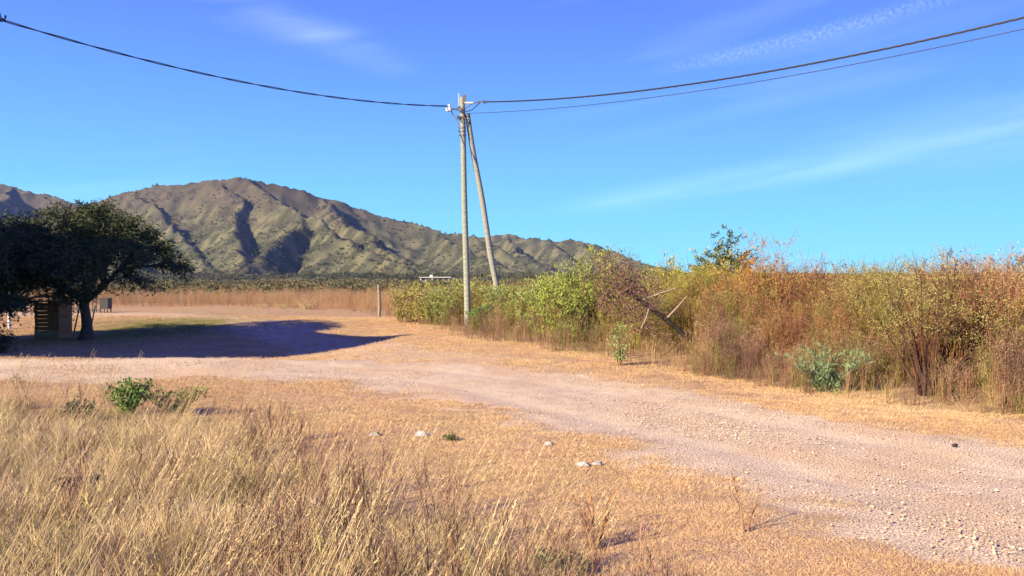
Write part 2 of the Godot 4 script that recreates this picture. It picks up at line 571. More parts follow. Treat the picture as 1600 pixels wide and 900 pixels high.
func make_grasses() -> void:
	var lean := Vector3(0.55, 0, -0.1)
	# tall straw grass in front
	var kinds := [tuft_mesh(101, 26, 0.27, 0.13, lean * 0.10, 0.0048, 5), tuft_mesh(102, 7, 0.44, 0.12, lean * 0.5, 0.004, 4), tuft_mesh(103, 50, 0.16, 0.16, Vector3.ZERO, 0.0045, 3)]
	var xf := [[], [], []]
	var cols := [[], [], []]
	rng.seed = 500
	var tries := 0
	while tries < 30000:
		tries += 1
		var d := 2.2 + pow(rng.randf(), 0.75) * 8.6
		var x := rnd(-0.72 * d - 1.2, 1.2)
		var e := tall_edge(x) + n_mid.get_noise_2d(x * 3.0, d * 3.0) * 0.9 - d
		if e < 0.0:
			continue
		var dense := n_mid.get_noise_2d(x * 2.2 + 30.0, d * 2.2)
		if rng.randf() > 0.64 + dense * 1.4:
			continue
		var k := 2 if (e < 0.35 or rng.randf() < 0.5) else (1 if rng.randf() < 0.2 else 0)
		var s := rnd(0.7, 1.15) * lerpf(0.55, 1.0, clampf(e / 1.2, 0.0, 1.0))
		# stems nearly always lean the same way, to the right
		var t := Transform3D((Basis(Vector3(rnd(-1, 1), 0, rnd(-1, 1)).normalized(), rnd(0.0, 0.75)) * Basis(Vector3.UP, rnd(-1.0, 1.0) if k == 1 else rnd(0, TAU))).scaled_local(Vector3(s, s * rnd(0.6, 1.2), s)), Vector3(x, ground_y(x, d) - 0.01, -d))
		xf[k].append(t)
		var tone := n_mid.get_noise_2d(x * 2.5, d * 2.5 + 60.0)
		var c := mixc(Color(0.72, 0.57, 0.31), Color(0.50, 0.36, 0.19), 0.5 + tone * 1.6 + rnd(-0.6, 0.6))
		if rng.randf() < 0.24 + tone * 0.4:
			c = Color(0.34, 0.31, 0.11)
		if rng.randf() < 0.13 - tone * 0.2:
			c = Color(0.30, 0.19, 0.11)
		cols[k].append(vary(c, 0.3))
	for k in 3:
		scatter("tall_grass", kinds[k], M.straw, xf[k], cols[k], ["tall straw grass leaning right in the left foreground", "tallest pale grass stems mixed into the left foreground", "short matted dry grass at the foot of the tall grass"][k], "grass")
	# seed stalks standing out of it
	var sx: Array = []
	var sc: Array = []
	var stalk := stalk_mesh(104, 0.8, Vector3(0.55, 0, -0.1))
	rng.seed = 501
	while sx.size() < 380:
		var d := rnd(3.0, 10.6)
		var x := rnd(-0.7 * d - 0.6, 0.35)
		if d > tall_edge(x) + 0.5:
			continue
		var s := rnd(0.6, 1.05)
		sx.append(Transform3D(Basis(Vector3.UP, rnd(-0.7, 0.7)).scaled_local(Vector3(s, s, s)), Vector3(x, ground_y(x, d) - 0.01, -d)))
		sc.append(vary(Color(0.58, 0.44, 0.24), 0.15))
	for i in 14:      # a few at the road's near edge, against the shaded yard
		var x := [-8.6, -8.4, -7.9, -7.8, -7.6, -7.5, -7.3, -7.25, -6.6, -5.9, -5.7, -4.6, -4.4, -8.0][i] as float
		var s := rnd(0.6, 0.95)
		sx.append(Transform3D(Basis(Vector3.UP, rnd(-0.7, 0.7)).scaled_local(Vector3(s, s, s)), Vector3(x, ground_y(x, 11.6), -11.6 - rnd(-0.3, 0.3))))
		sc.append(vary(Color(0.62, 0.50, 0.30), 0.1))
	scatter("grass_seed_stalks", stalk, M.straw, sx, sc, "pale feathery seed stalks rising above the foreground grass", "grass")
	# dead brown forbs among the grass, most towards its right edge
	var fx: Array = []
	var fc: Array = []
	var forb := weed_mesh(107, 0.42, 5, 0.012, 0.006, 0.15, 0.3)
	rng.seed = 505
	while fx.size() < 120:
		var d := rnd(2.6, 10.0)
		var x := rnd(-0.7 * d - 0.5, 1.2)
		var e := tall_edge(x) - d
		if e < -0.15 or rng.randf() > 0.16 + 0.8 * exp(-pow((e - 0.7) / 0.8, 2.0)) * smoothstep(-3.0, -0.8, x) + 0.4 * maxf(0.0, n_mid.get_noise_2d(x * 2.0, d * 2.0 + 300.0)):
			continue
		var s := rnd(0.55, 1.15)
		fx.append(Transform3D(Basis(Vector3.UP, rnd(0, TAU)).scaled_local(Vector3(s * 0.7, s, s * 0.7)), Vector3(x, ground_y(x, d) - 0.01, -d)))
		fc.append(vary(mixc(Color(0.20, 0.145, 0.10), Color(0.40, 0.30, 0.19), rng.randf()), 0.2))
	scatter("dead_forbs", forb, M.straw, fx, fc, "dead brown stalks standing among the foreground grass", "weeds")
	# short dry turf on the verges
	var short := [tuft_mesh(105, 22, 0.034, 0.055, Vector3.ZERO, 0.0026, 2), tuft_mesh(106, 22, 0.026, 0.07, Vector3(0.4, 0, 0), 0.0026, 2)]
	for k in 2:
		var tx: Array = []
		var tc: Array = []
		rng.seed = 510 + k
		tries = 0
		while tries < 130000:
			tries += 1
			var d := 3.6 + pow(rng.randf(), 1.35) * 33.0
			var x := rnd(-0.72 * d - 0.4, 0.72 * d + 0.4)
			var r := road_share(x, d)
			var p := Vector2(x, d)
			if r > 0.55 or rng.randf() < r * 1.4 or d < tall_edge(x) - 0.4 or in_hedge(p) > 0.5:
				continue
			if rng.randf() > (0.72 + n_mid.get_noise_2d(x * 2.0, d * 2.0) * 1.1) * (1.0 - 0.6 * smoothstep(0.6, 2.0, x) * (1.0 - smoothstep(5.5, 7.0, d))):
				continue
			var s := rnd(0.6, 1.25) * (1.0 + d * 0.04)
			tx.append(spot(x, d, Vector3(s, s * rnd(0.6, 1.1), s)))
			var g := exp(-(pow((x + 13.0) / 2.6, 2.0) + pow((d - 29.5) / 4.5, 2.0)))
			var c := mixc(Color(0.64, 0.455, 0.24), Color(0.55, 0.355, 0.18), rng.randf() + n_mid.get_noise_2d(x, d))
			tc.append(vary(mixc(c, Color(0.22, 0.24, 0.06), g * 1.2), 0.15))
		scatter("short_turf", short[k], M.straw, tx, tc, ["short dry turf tufts on the verges", "flattened dry turf between the road and the weeds"][k], "grass")
	# gravel
	for k in 3:
		var gx: Array = []
		var gc: Array = []
		rng.seed = 520 + k
		tries = 0
		while tries < 90000:
			tries += 1
			var d := 3.6 + pow(rng.randf(), 1.3) * 20.0
			var x := rnd(-0.72 * d - 0.4, 0.72 * d + 0.4)
			var r := road_share(x, d)
			var strip := n_mid.get_noise_2d(x * 0.9 + 12.0, d * 0.9)
			if rng.randf() > r * r * (0.14 + 1.5 * maxf(0.0, strip + 0.08)) * (1.0 - 0.9 * rut(x, d)) + 0.006:
				continue
			var s := 0.0018 + 0.008 * pow(rng.randf(), 10.0) + d * 0.00026
			gx.append(spot(x, d, Vector3(s * rnd(0.8, 1.5), s * rnd(0.5, 0.9), s), 0.5))
			gc.append(vary(mixc(Color(0.62, 0.50, 0.35), Color(0.28, 0.215, 0.155), rng.randf()), 0.25))
		scatter("gravel", rock_mesh(40 + k, 0.3), M.rough, gx, gc, ["loose pinkish gravel on the road", "coarser pale gravel scattered along the road", "fine broken stone along the wheel tracks"][k], "gravel")

# ------------------------------------------------------------------ weeds
func weed_mesh(seed_: int, tall: float, leaves: int, leaf_len: float, leaf_w: float, top_only: float, up: float) -> ArrayMesh:
	rng.seed = seed_
	var g := Geo.new()
	var stem := Color(0.95, 0.74, 0.68)
	for s in 4:
		var off := Vector3(rnd(-0.16, 0.16), 0, rnd(-0.16, 0.16))
		var lean := Vector3(rnd(-0.22, 0.22), 0, rnd(-0.22, 0.22))
		var h := tall * rnd(0.72, 1.0)
		var pts: Array = []
		for i in 5:
			var t := i / 4.0
			pts.append(off + Vector3.UP * h * t + lean * h * t * t + Vector3(rnd(-0.02, 0.02), 0, rnd(-0.02, 0.02)))
		g.tube(pts, [0.007, 0.006, 0.005, 0.0035, 0.0015], 3, stem * rnd(0.75, 1.1), false)
		for b in 9:
			var t := rnd(top_only * 0.8, 0.97)
			var at: Vector3 = (pts[int(t * 4)] as Vector3).lerp(pts[mini(int(t * 4) + 1, 4)], t * 4 - int(t * 4))
			var a := rnd(0, TAU)
			var dir := (Vector3(cos(a), rnd(0.5, 1.0) + up, sin(a))).normalized()
			var bl := rnd(0.15, 0.38) * (1.25 - t * 0.6)
			g.blade(at, dir, dir.cross(Vector3.UP).normalized(), bl, 0.006, Vector3.UP * 0.2, 2, stem * rnd(0.7, 1.0))
			for k in leaves:
				var q := at + dir * bl * rnd(0.15, 1.05) + Vector3(rnd(-0.03, 0.03), rnd(-0.03, 0.04), rnd(-0.03, 0.03))
				var ld := Vector3(rnd(-1, 1), rnd(-0.5, 0.9) + up, rnd(-1, 1)).normalized()
				var tone := rnd(0.65, 1.25)
				g.leaf(q, ld, ld.cross(Vector3(rnd(-1, 1), rnd(-1, 1), rnd(-1, 1))).normalized(), leaf_len * rnd(0.6, 1.3), leaf_w * rnd(0.7, 1.2), Color(tone, tone * rnd(0.92, 1.06), tone))
	return g.mesh()

# places where lower growth lets a bush or the dead tree show
const CLEAR := [[5.5, 10.5, 0.8], [6.1, 11.3, 0.8], [4.5, 11.3, 0.55], [2.75, 15.9, 0.95], [3.0, 16.6, 0.9], [1.2, 20.0, 0.8], [0.6, 23.2, 0.9], [-0.4, 26.0, 0.9], [2.2, 19.9, 0.9], [-1.6, 27.6, 0.7], [-5.9, 35.2, 0.8], [-5.6, 34.0, 0.7]]

func make_weeds() -> void:
	var kinds := [weed_mesh(201, 2.0, 9, 0.034, 0.015, 0.55, 0.1), weed_mesh(202, 2.15, 7, 0.03, 0.013, 0.68, 0.35), weed_mesh(203, 1.8, 11, 0.038, 0.015, 0.4, 0.2), weed_mesh(204, 0.9, 7, 0.022, 0.010, 0.1, 0.15)]
	var fringe := tuft_mesh(205, 30, 0.55, 0.12, Vector3.ZERO, 0.007, 3)
	var xf := [[], [], [], [], []]
	var cols := [[], [], [], [], []]
	rng.seed = 600
	var tries := 0
	while tries < 54000:
		tries += 1
		var d := 4.0 + pow(rng.randf(), 1.25) * 54.0
		var x := rnd(-0.74 * d, 0.74 * d + 2.0)
		var s := in_hedge(Vector2(x, d)) + n_mid.get_noise_2d(x * 2.0, d * 2.0) * 0.5
		if s < 0.0 or s > 14.0 or (s > 4.0 and rng.randf() < 0.6):
			continue
		var far := smoothstep(34.0, 44.0, d)
		var tone := n_big.get_noise_2d(x * 6.0, d * 6.0)
		var c := mixc(Color(0.34, 0.18, 0.09), Color(0.37, 0.27, 0.145), 0.5 + tone * 2.0 + n_mid.get_noise_2d(x * 0.55 + 140.0, d * 0.55) * 2.2 + rnd(-0.25, 0.25))
		var olive := n_mid.get_noise_2d(x * 0.8 + 33.0, d * 0.8)
		if rng.randf() < 0.15 + 1.6 * maxf(0.0, olive):
			c = Color(0.27, 0.25, 0.075)
		elif rng.randf() < 0.3:
			c = Color(0.17, 0.085, 0.06)
		var leafy := smoothstep(15.0, 19.0, d) * (1.0 - smoothstep(33.0, 38.0, d)) * (1.0 - smoothstep(4.0, 7.0, s))
		if rng.randf() < leafy * 0.75:
			c = mixc(Color(0.36, 0.33, 0.075), Color(0.25, 0.29, 0.07), rng.randf())
		c = mixc(c, mixc(Color(0.52, 0.385, 0.21), Color(0.40, 0.265, 0.14), 0.5 + n_big.get_noise_2d(x * 5.0, d * 5.0 + 90.0) * 1.8 + rnd(-0.4, 0.4)), far * 0.85)
		var clump := n_mid.get_noise_2d(x * 0.55 + 140.0, d * 0.55)
		var k := (0 if clump > 0.10 else (1 if clump < -0.10 else 2)) if rng.randf() < 0.8 else rng.randi_range(0, 2)
		if s > 1.5 and absf(absf(clump) - 0.10) < 0.025 and rng.randf() < 0.7:
			continue
		var sc := 1.0
		var room := 9.0
		for q in CLEAR:
			room = minf(room, Vector2(x, d).distance_to(Vector2(q[0], q[1])) - q[2])
		if s < 1.5 - 0.7 * far or room < 0.0:
			var mottle := n_mid.get_noise_2d(x * 2.4 + 70.0, d * 2.4)
			k = 3 if rng.randf() < 0.72 else 4
			sc = lerpf(0.28, 1.15, clampf(s / 1.5, 0.0, 1.0)) * (1.0 + 0.8 * mottle)
			if room < 0.0:
				if rng.randf() < 0.5:
					continue
				sc = 0.6
			if rng.randf() < 0.25:
				continue
			c = mixc(Color(0.44, 0.33, 0.18), Color(0.19, 0.125, 0.09), 0.5 + mottle * 1.8 + rnd(-0.35, 0.35))
			if rng.randf() < 0.10 + maxf(0.0, n_mid.get_noise_2d(x * 1.7, d * 1.7 + 500.0)) * 0.7:
				c = Color(0.21, 0.24, 0.07)
		else:
			sc = lerpf(0.62, 1.02, clampf((s - 1.3) / 2.0, 0.0, 1.0))
		# the thicket is lower farther along
		sc *= lerpf(1.0, 0.80, smoothstep(14.0, 30.0, d)) * lerpf(1.0, 0.76, far) * rnd(0.70, 1.14) * (1.0 + 0.35 * n_mid.get_noise_2d(x * 1.5, d * 1.5 + 200.0))
		if s > 1.3 and n_mid.get_noise_2d(x * 1.2 + 20.0, d * 1.2) < -0.28:
			sc *= 0.8
		xf[k].append(Transform3D(Basis(Vector3.UP, rnd(0, TAU)).scaled_local(Vector3(sc, sc, sc)), Vector3(x, ground_y(x, d) - 0.02, -d)))
		cols[k].append(vary(c, 0.2))
	var said := ["rust-brown dry weeds filling the thicket along the road", "tallest rusty weed stems in the roadside thicket", "tan leafy weeds inside the roadside thicket", "knee-high dry weeds along the thicket's edge", "faded grass at the foot of the thicket"]
	for k in 5:
		scatter("dry_weeds" if k < 4 else "fringe_grass", fringe if k == 4 else kinds[k], M.leaf, xf[k], cols[k], said[k], "weeds" if k < 4 else "grass")

# ------------------------------------------------------------------ shrubs and trees
# stems fan out from the base, leaves sit on the outer part of each
func shrub(called: String, x: float, d: float, size: Vector3, stems: int, leaves: int, leaf_len: float, leaf_w: float, green: Color, wood: Color, up: float, from: float, label: String, category: String, group := "", seed_ := 1) -> Node3D:
	rng.seed = seed_ * 77 + 5
	var o := base(called, Vector3(x, ground_y(x, d) - 0.02, -d), label, category, group)
	var gs := Geo.new()
	var gl := Geo.new()
	var foot := 0.55 if called == "green_shrub" else 0.12
	for s in stems:
		var a := TAU * s / stems + rnd(-0.4, 0.4)
		var rr := sqrt(rng.randf())
		var tip := Vector3(cos(a) * size.x * 0.5 * rr, size.y * (1.0 - 0.35 * rr * rr) * rnd(0.8, 1.05), sin(a) * size.z * 0.5 * rr)
		var pts: Array = []
		var rad: Array = []
		var th := 0.006 + size.y * 0.006
		for i in 6:
			var t := i / 5.0
			pts.append(Vector3(tip.x * lerpf(foot, 1.0, pow(t, 1.3)), tip.y * t, tip.z * lerpf(foot, 1.0, pow(t, 1.3))) + Vector3(rnd(-1, 1), 0, rnd(-1, 1)) * 0.035 * size.y * t)
			rad.append(th * (1.0 - t * 0.85))
		gs.tube(pts, rad, 4, vary(wood, 0.15), false)
		for b in 10:
			var t := rnd(from, 1.0)
			var k := mini(int(t * 5), 4)
			var at: Vector3 = (pts[k] as Vector3).lerp(pts[k + 1], t * 5 - k)
			var ba := rnd(0, TAU)
			var dir := Vector3(cos(ba), rnd(-0.1, 0.8) + up, sin(ba)).normalized()
			var bl := rnd(0.12, 0.26) * size.y * 0.75
			gs.blade(at, dir, dir.cross(Vector3(0.1, 1, 0.2)).normalized(), bl, 0.009, Vector3.UP * 0.15, 2, vary(wood, 0.2))
			for q in leaves:
				var p := at + dir * bl * rnd(0.05, 1.05) + Vector3(rnd(-1, 1), rnd(-1, 1), rnd(-1, 1)) * 0.04
				var ld := (dir * 0.6 + Vector3(rnd(-1, 1), rnd(-0.6, 0.8) + up, rnd(-1, 1))).normalized()
				gl.leaf(p, ld, ld.cross(Vector3(rnd(-1, 1), rnd(-1, 1), rnd(-1, 1))).normalized(), leaf_len * rnd(0.6, 1.25), leaf_w * rnd(0.7, 1.2), vary(green, 0.28))
	put("stems", gs.mesh(), M.bark, o)
	if leaves > 0:
		put("foliage", gl.mesh(), M.leaf, o)
	return o

func limb(g: Geo, tips: Array, p: Vector3, dir: Vector3, length: float, radius: float, depth: int, spread: float, lift: float) -> void:
	var pts: Array = [p]
	var rad: Array = [radius]
	var q := p
	var dd := dir
	for i in 4:
		dd = (dd + Vector3(rnd(-1, 1), rnd(-0.6, 0.6), rnd(-1, 1)) * 0.16 + Vector3.UP * lift * 0.12).normalized()
		q += dd * length * 0.25
		pts.append(q)
		rad.append(radius * (1.0 - 0.11 * (i + 1)))
		if depth <= 1:
			tips.append([q, dd])
	g.tube(pts, rad, 7 if radius > 0.04 else 4, Color(1, 1, 1) * rnd(0.8, 1.1), false)
	if depth == 0:
		return
	for k in (3 if depth > 1 else 4):
		var a := TAU * k / 3.0 + rnd(-0.7, 0.7)
		var u := dd.cross(Vector3(0.3, 0.8, 0.5)).normalized()
		var out := (u * cos(a) + dd.cross(u) * sin(a))
		var start: Vector3 = pts[4] if k < 2 else pts[rng.randi_range(2, 3)]
		limb(g, tips, start, (dd + out * spread).normalized(), length * rnd(0.6, 0.85), radius * 0.56, depth - 1, spread, lift)

func tree(called: String, x: float, d: float, trunk_h: float, radius: float, lean: Vector3, arms: Array, arm_len: float, sprays: int, leaf_len: float, droop: float, green: Color, label: String, group := "", seed_ := 1) -> Node3D:
	rng.seed = seed_ * 131 + 7
	var o := base(called, Vector3(x, ground_y(x, d) - 0.05, -d), label, "tree", group)
	var gt := Geo.new()
	var top := Vector3.UP * trunk_h + lean
	var pts: Array = []
	var rad: Array = []
	for i in 6:
		var t := i / 5.0
		pts.append(top * t + Vector3(sin(t * 5.0) * 0.04, 0, cos(t * 4.0) * 0.03))
		rad.append(radius * (1.45 - 0.5 * minf(t * 3.0, 1.0) - 0.2 * t))
	gt.tube(pts, rad, 10, Color.WHITE)
	put("trunk", gt.mesh(), M.dark_bark, o)
	var gl := Geo.new()
	var tips: Array = []
	for a in arms:
		var gb := Geo.new()
		limb(gb, tips, top + Vector3(0, -0.1, 0), (a as Vector3).normalized(), arm_len * rnd(0.85, 1.1), radius * 0.5, 3, 0.66, 0.3)
		put("limb", gb.mesh(), M.dark_bark, o)
	for tip in tips:
		for s in sprays:
			# a spray: a thin twig hung with narrow leaves
			var p: Vector3 = tip[0]
			var dir: Vector3 = ((tip[1] as Vector3) * 0.8 + Vector3(rnd(-1, 1), rnd(-0.7, 0.7), rnd(-1, 1))).normalized()
			var l := rnd(0.25, 0.6)
			gl.blade(p, dir, dir.cross(Vector3(0.2, 1, 0.1)).normalized(), l, 0.012, Vector3.DOWN * droop, 2, green * 0.7)
			for k in 9:
				var t := rnd(0.15, 1.0)
				var q := p + dir * l * t + Vector3.DOWN * droop * l * t * t
				var ld := (dir * 0.7 + Vector3(rnd(-1, 1), rnd(-0.9, 0.4), rnd(-1, 1))).normalized()
				gl.leaf(q, ld, ld.cross(Vector3(rnd(-1, 1), rnd(-1, 1), rnd(-1, 1))).normalized(), leaf_len * rnd(0.6, 1.3), leaf_len * 0.3, vary(green, 0.3))
	put("crown", gl.mesh(), M.leaf, o)
	return o

func make_plants() -> void:
	var yg := Color(0.31, 0.31, 0.085)
	var lg := Color(0.24, 0.29, 0.085)
	var wood := Color(0.22, 0.13, 0.08)
	var grp := "green shrubs at the thicket's edge"
	# yellow-green shrubs from the fence post to the dead tree, left to right
	var list := [
		[-4.15, 31.6, Vector3(1.9, 1.45, 1.8), Color(0.31, 0.28, 0.09), "olive yellow shrub nearest the wooden fence post"],
		[-3.3, 30.4, Vector3(1.9, 1.5, 1.8), Color(0.32, 0.29, 0.085), "yellow-green leafy shrub second from the wooden fence post"],
		[-2.5, 29.4, Vector3(2.0, 1.5, 1.8), lg, "light green shrub just left of the utility pole"],
		[-1.35, 29.6, Vector3(1.8, 1.65, 1.6), yg, "yellowish shrub between the pole and its slanting brace"],
		[-0.1, 26.2, Vector3(1.9, 1.6, 1.6), lg, "green shrub hiding the foot of the slanting brace"],
		[0.95, 23.6, Vector3(1.8, 1.55, 1.7), lg, "rounded green shrub right of the slanting brace"],
		[1.35, 20.6, Vector3(1.7, 1.75, 1.6), Color(0.23, 0.29, 0.06), "bright green shrub left of the dead fallen tree"],
		[2.35, 20.9, Vector3(1.9, 2.15, 1.8), Color(0.22, 0.25, 0.06), "taller light green shrub behind the dead fallen tree"],
		[-0.95, 25.6, Vector3(0.9, 0.8, 0.8), Color(0.15, 0.22, 0.06), "small fresh green shrub at the foot of the utility pole"],
		[4.7, 19.2, Vector3(2.0, 2.3, 1.8), Color(0.33, 0.28, 0.05), "yellow-leaved shrub right of the dead fallen tree"],
	]
	for i in list.size():
		var q: Array = list[i]
		shrub("green_shrub", q[0], q[1], q[2] * 1.15, 30, 18, 0.10, 0.026, q[3], wood, 0.35, 0.05, q[4], "shrub", grp, 10 + i)
	# feathery grey-green bush and thin dark tree standing above the weeds
	shrub("feathery_bush", 3.5, 23.0, Vector3(3.0, 2.75, 2.2), 44, 20, 0.055, 0.013, Color(0.17, 0.175, 0.055), wood, 0.25, 0.45, "feathery olive bush rising behind the dead fallen tree", "bush", "", 31)
	shrub("dark_sapling", 5.75, 21.5, Vector3(1.6, 3.15, 1.5), 18, 26, 0.09, 0.045, Color(0.06, 0.075, 0.022), wood, 0.1, 0.55, "dark-leaved young tree rising highest above the thicket", "tree", "", 32)
	shrub("rusty_bush", 5.3, 16.4, Vector3(2.3, 2.55, 1.8), 36, 18, 0.04, 0.018, Color(0.36, 0.195, 0.055), Color(0.33, 0.15, 0.07), 0.3, 0.35, "big rust-orange bush below the dark-leaved young tree", "bush", "", 33)
	shrub("spreading_bush", 5.85, 11.1, Vector3(3.0, 2.0, 1.9), 24, 22, 0.030, 0.012, Color(0.27, 0.235, 0.08), Color(0.075, 0.045, 0.035), 0.15, 0.55, "spreading yellow-olive bush with dark forked branches", "bush", "", 34)
	shrub("wispy_bush", 8.4, 13.4, Vector3(1.3, 2.55, 1.3), 10, 5, 0.03, 0.014, Color(0.22, 0.15, 0.09), Color(0.16, 0.10, 0.08), 0.5, 0.6, "wispy bare bush poking above the thicket at right edge", "bush", "sparse bushes above the thicket", 35)
	shrub("wispy_bush", 7.9, 15.5, Vector3(1.0, 2.4, 1.0), 8, 4, 0.03, 0.014, Color(0.24, 0.17, 0.10), Color(0.17, 0.11, 0.08), 0.5, 0.65, "thin bare twigs poking above the thicket behind the spreading bush", "bush", "sparse bushes above the thicket", 36)
	# blue-green thistle and small plants
	shrub("thistle", 4.6, 11.6, Vector3(1.35, 0.72, 0.9), 20, 6, 0.11, 0.016, Color(0.16, 0.235, 0.115), Color(0.14, 0.18, 0.09), 0.4, 0.1, "blue-green thistle clump at the thicket's edge", "plant", "", 41)
	shrub("pale_sprout", 2.05, 15.0, Vector3(0.5, 0.8, 0.5), 8, 9, 0.06, 0.018, Color(0.22, 0.27, 0.10), wood, 0.4, 0.15, "single pale green sprout in front of the dead fallen tree", "plant", "", 42)
	shrub("green_weed", -4.6, 9.45, Vector3(0.75, 0.5, 0.6), 12, 9, 0.055, 0.024, Color(0.13, 0.22, 0.05), Color(0.15, 0.2, 0.07), 0.4, 0.1, "bright green weed standing in the foreground grass", "plant", "", 43)
	shrub("green_weed", -4.05, 9.5, Vector3(1.0, 0.42, 0.5), 12, 8, 0.05, 0.02, Color(0.17, 0.20, 0.06), Color(0.17, 0.17, 0.07), 0.4, 0.1, "duller olive weed right of the bright green one", "plant", "", 44)
	shrub("green_weed", -4.95, 9.1, Vector3(0.4, 0.28, 0.35), 9, 8, 0.045, 0.022, Color(0.07, 0.11, 0.05), Color(0.1, 0.1, 0.05), 0.3, 0.1, "small dark weed left of the bright green one", "plant", "", 45)
	shrub("low_thistle", 0.27, 4.32, Vector3(0.42, 0.11, 0.3), 14, 8, 0.035, 0.014, Color(0.20, 0.24, 0.10), Color(0.2, 0.2, 0.1), 0.1, 0.1, "low grey-green rosette plant at the bottom edge", "plant", "", 46)
	shrub("green_tuft", -0.62, 8.0, Vector3(0.16, 0.06, 0.12), 10, 5, 0.03, 0.01, Color(0.10, 0.11, 0.045), Color(0.12, 0.12, 0.05), 0.2, 0.1, "small dark green tuft alone on the dry verge", "plant", "", 47)
	shrub("rusty_dock", 0.50, 4.75, Vector3(0.36, 0.46, 0.3), 8, 4, 0.013, 0.006, Color(0.40, 0.22, 0.11), Color(0.33, 0.17, 0.08), 0.9, 0.3, "rust-red dry dock stalks in front of the road", "plant", "", 48)
	shrub("dry_twig", 1.48, 5.0, Vector3(0.22, 0.5, 0.2), 2, 0, 0.02, 0.01, Color(0.3, 0.2, 0.1), Color(0.24, 0.13, 0.08), 0.6, 0.3, "lone thin dry twig right of the rust-red stalks", "plant", "", 49)
	# pale tussocks on the far side of the clearing
	var tus := tuft_mesh(301, 130, 1.15, 0.35, Vector3.ZERO, 0.014, 4)
	for q in [[-11.9, 45.6, 0.95, "largest pale grass tussock at the far field's edge"], [-13.4, 45.9, 0.6, "middle pale tussock of the three at the far field"], [-14.6, 46.1, 0.45, "smallest pale tussock at the far field's edge"]]:
		var m := put("grass_tussock", tus, M.tussock)
		m.position = Vector3(q[0], ground_y(q[0], q[1]), -q[1])
		m.scale = Vector3(q[2], q[2], q[2])
		tag(m, q[3], "grass", "pale tussocks at the far field")
	# the dark tree in the yard, its neighbours at the edge of the picture, and the row that shades them
	var arms := [Vector3(-0.75, 0.75, 0.1), Vector3(-0.3, 1, -0.5), Vector3(0.25, 1, 0.35), Vector3(0.8, 0.7, -0.1), Vector3(0.1, 0.8, -0.7), Vector3(0.75, 0.45, 0.5), Vector3(-0.5, 0.6, 0.7)]
	tree("yard_tree", -13.65, 25.3, 1.35, 0.18, Vector3(-0.05, 0, 0), arms, 1.5, 5, 0.11, 0.35, Color(0.062, 0.078, 0.03), "dark spreading tree with forked trunk in the yard", "", 1)
	var dense := Color(0.055, 0.07, 0.032)
	tree("yard_evergreen", -16.9, 24.4, 0.2, 0.15, Vector3.ZERO, arms, 1.6, 7, 0.12, 0.3, dense, "dense dark evergreen at the left edge beside the pallets", "dark evergreens beside the yard", 2)
	tree("yard_evergreen", -16.6, 22.9, 0.15, 0.15, Vector3(0.1, 0, 0), arms, 1.7, 6, 0.12, 0.3, dense, "nearest dark evergreen, cut by the picture's left edge", "dark evergreens beside the yard", 3)
	# dead fallen tree
	make_dead_tree()

func make_dead_tree() -> void:
	rng.seed = 909
	var x := 2.95
	var d := 16.4
	var o := base("dead_tree", Vector3(x, ground_y(x, d), -d), "dead fallen tree with charred trunk and bare broken branches", "dead tree")
	var g := Geo.new()
	var a := Vector3(0.66, 0.42, 0.1)
	var b := Vector3(-0.6, 1.42, -0.1)
	g.tube([a, a.lerp(b, 0.35) + Vector3(0, 0.05, 0), a.lerp(b, 0.7) + Vector3(0, 0.03, 0), b], [0.05, 0.06, 0.055, 0.03], 8, Color(0.03, 0.025, 0.022))
	put("trunk", g.mesh(), M.bark, o)
	var pale := Color(0.30, 0.24, 0.20)
	for q in [[0.35, Vector3(0.45, 0.55, 0.2), 0.7, pale], [0.55, Vector3(0.2, 1, 0.1), 0.65, Color(0.10, 0.07, 0.06)], [0.75, Vector3(0.75, 0.3, 0.3), 0.8, pale], [0.9, Vector3(-0.1, 1, 0), 0.55, Color(0.09, 0.06, 0.05)], [0.95, Vector3(-0.8, 0.35, 0.2), 0.6, Color(0.08, 0.05, 0.045)], [0.6, Vector3(-0.3, -0.6, 0.3), 0.5, pale], [0.8, Vector3(-0.5, 0.8, -0.2), 0.6, Color(0.09, 0.06, 0.05)]]:
		var gb := Geo.new()
		var p := a.lerp(b, q[0])
		var dir: Vector3 = (q[1] as Vector3).normalized()
		var l: float = q[2]
		gb.tube([p, p + dir * l * 0.5 + Vector3(0.03, 0.02, 0), p + dir * l], [0.024, 0.018, 0.008], 5, q[3])
		put("branch", gb.mesh(), M.bark, o)
	var gt := Geo.new()
	for i in 520:
		var p := a.lerp(b, rnd(0.3, 1.25)) + Vector3(rnd(-0.35, 0.35), rnd(-0.6, 0.55), rnd(-0.3, 0.3))
		var dir := Vector3(rnd(-1, 1), rnd(-0.7, 1), rnd(-1, 1)).normalized()
		gt.blade(p, dir, dir.cross(Vector3(0.2, 0.5, 1)).normalized(), rnd(0.15, 0.5), 0.009, Vector3(rnd(-0.3, 0.3), rnd(-0.3, 0.3), 0), 3, vary(Color(0.13, 0.075, 0.065), 0.4))
	for i in 1500:
		var p := a.lerp(b, rnd(0.55, 1.25)) + Vector3(rnd(-0.4, 0.3), rnd(-0.6, 0.6), rnd(-0.35, 0.25))
		var dir := Vector3(rnd(-1, 1), rnd(-1, 0.6), rnd(-1, 1)).normalized()
		gt.leaf(p, dir, dir.cross(Vector3(0.3, 0.4, 1)).normalized(), rnd(0.04, 0.08), 0.03, vary(Color(0.15, 0.085, 0.07), 0.35))
	put("twigs", gt.mesh(), M.bark, o)

# ------------------------------------------------------------------ poles and cables
func pole_top(x: float, d: float, h: float) -> Vector3:
	return Vector3(x, h, -d)

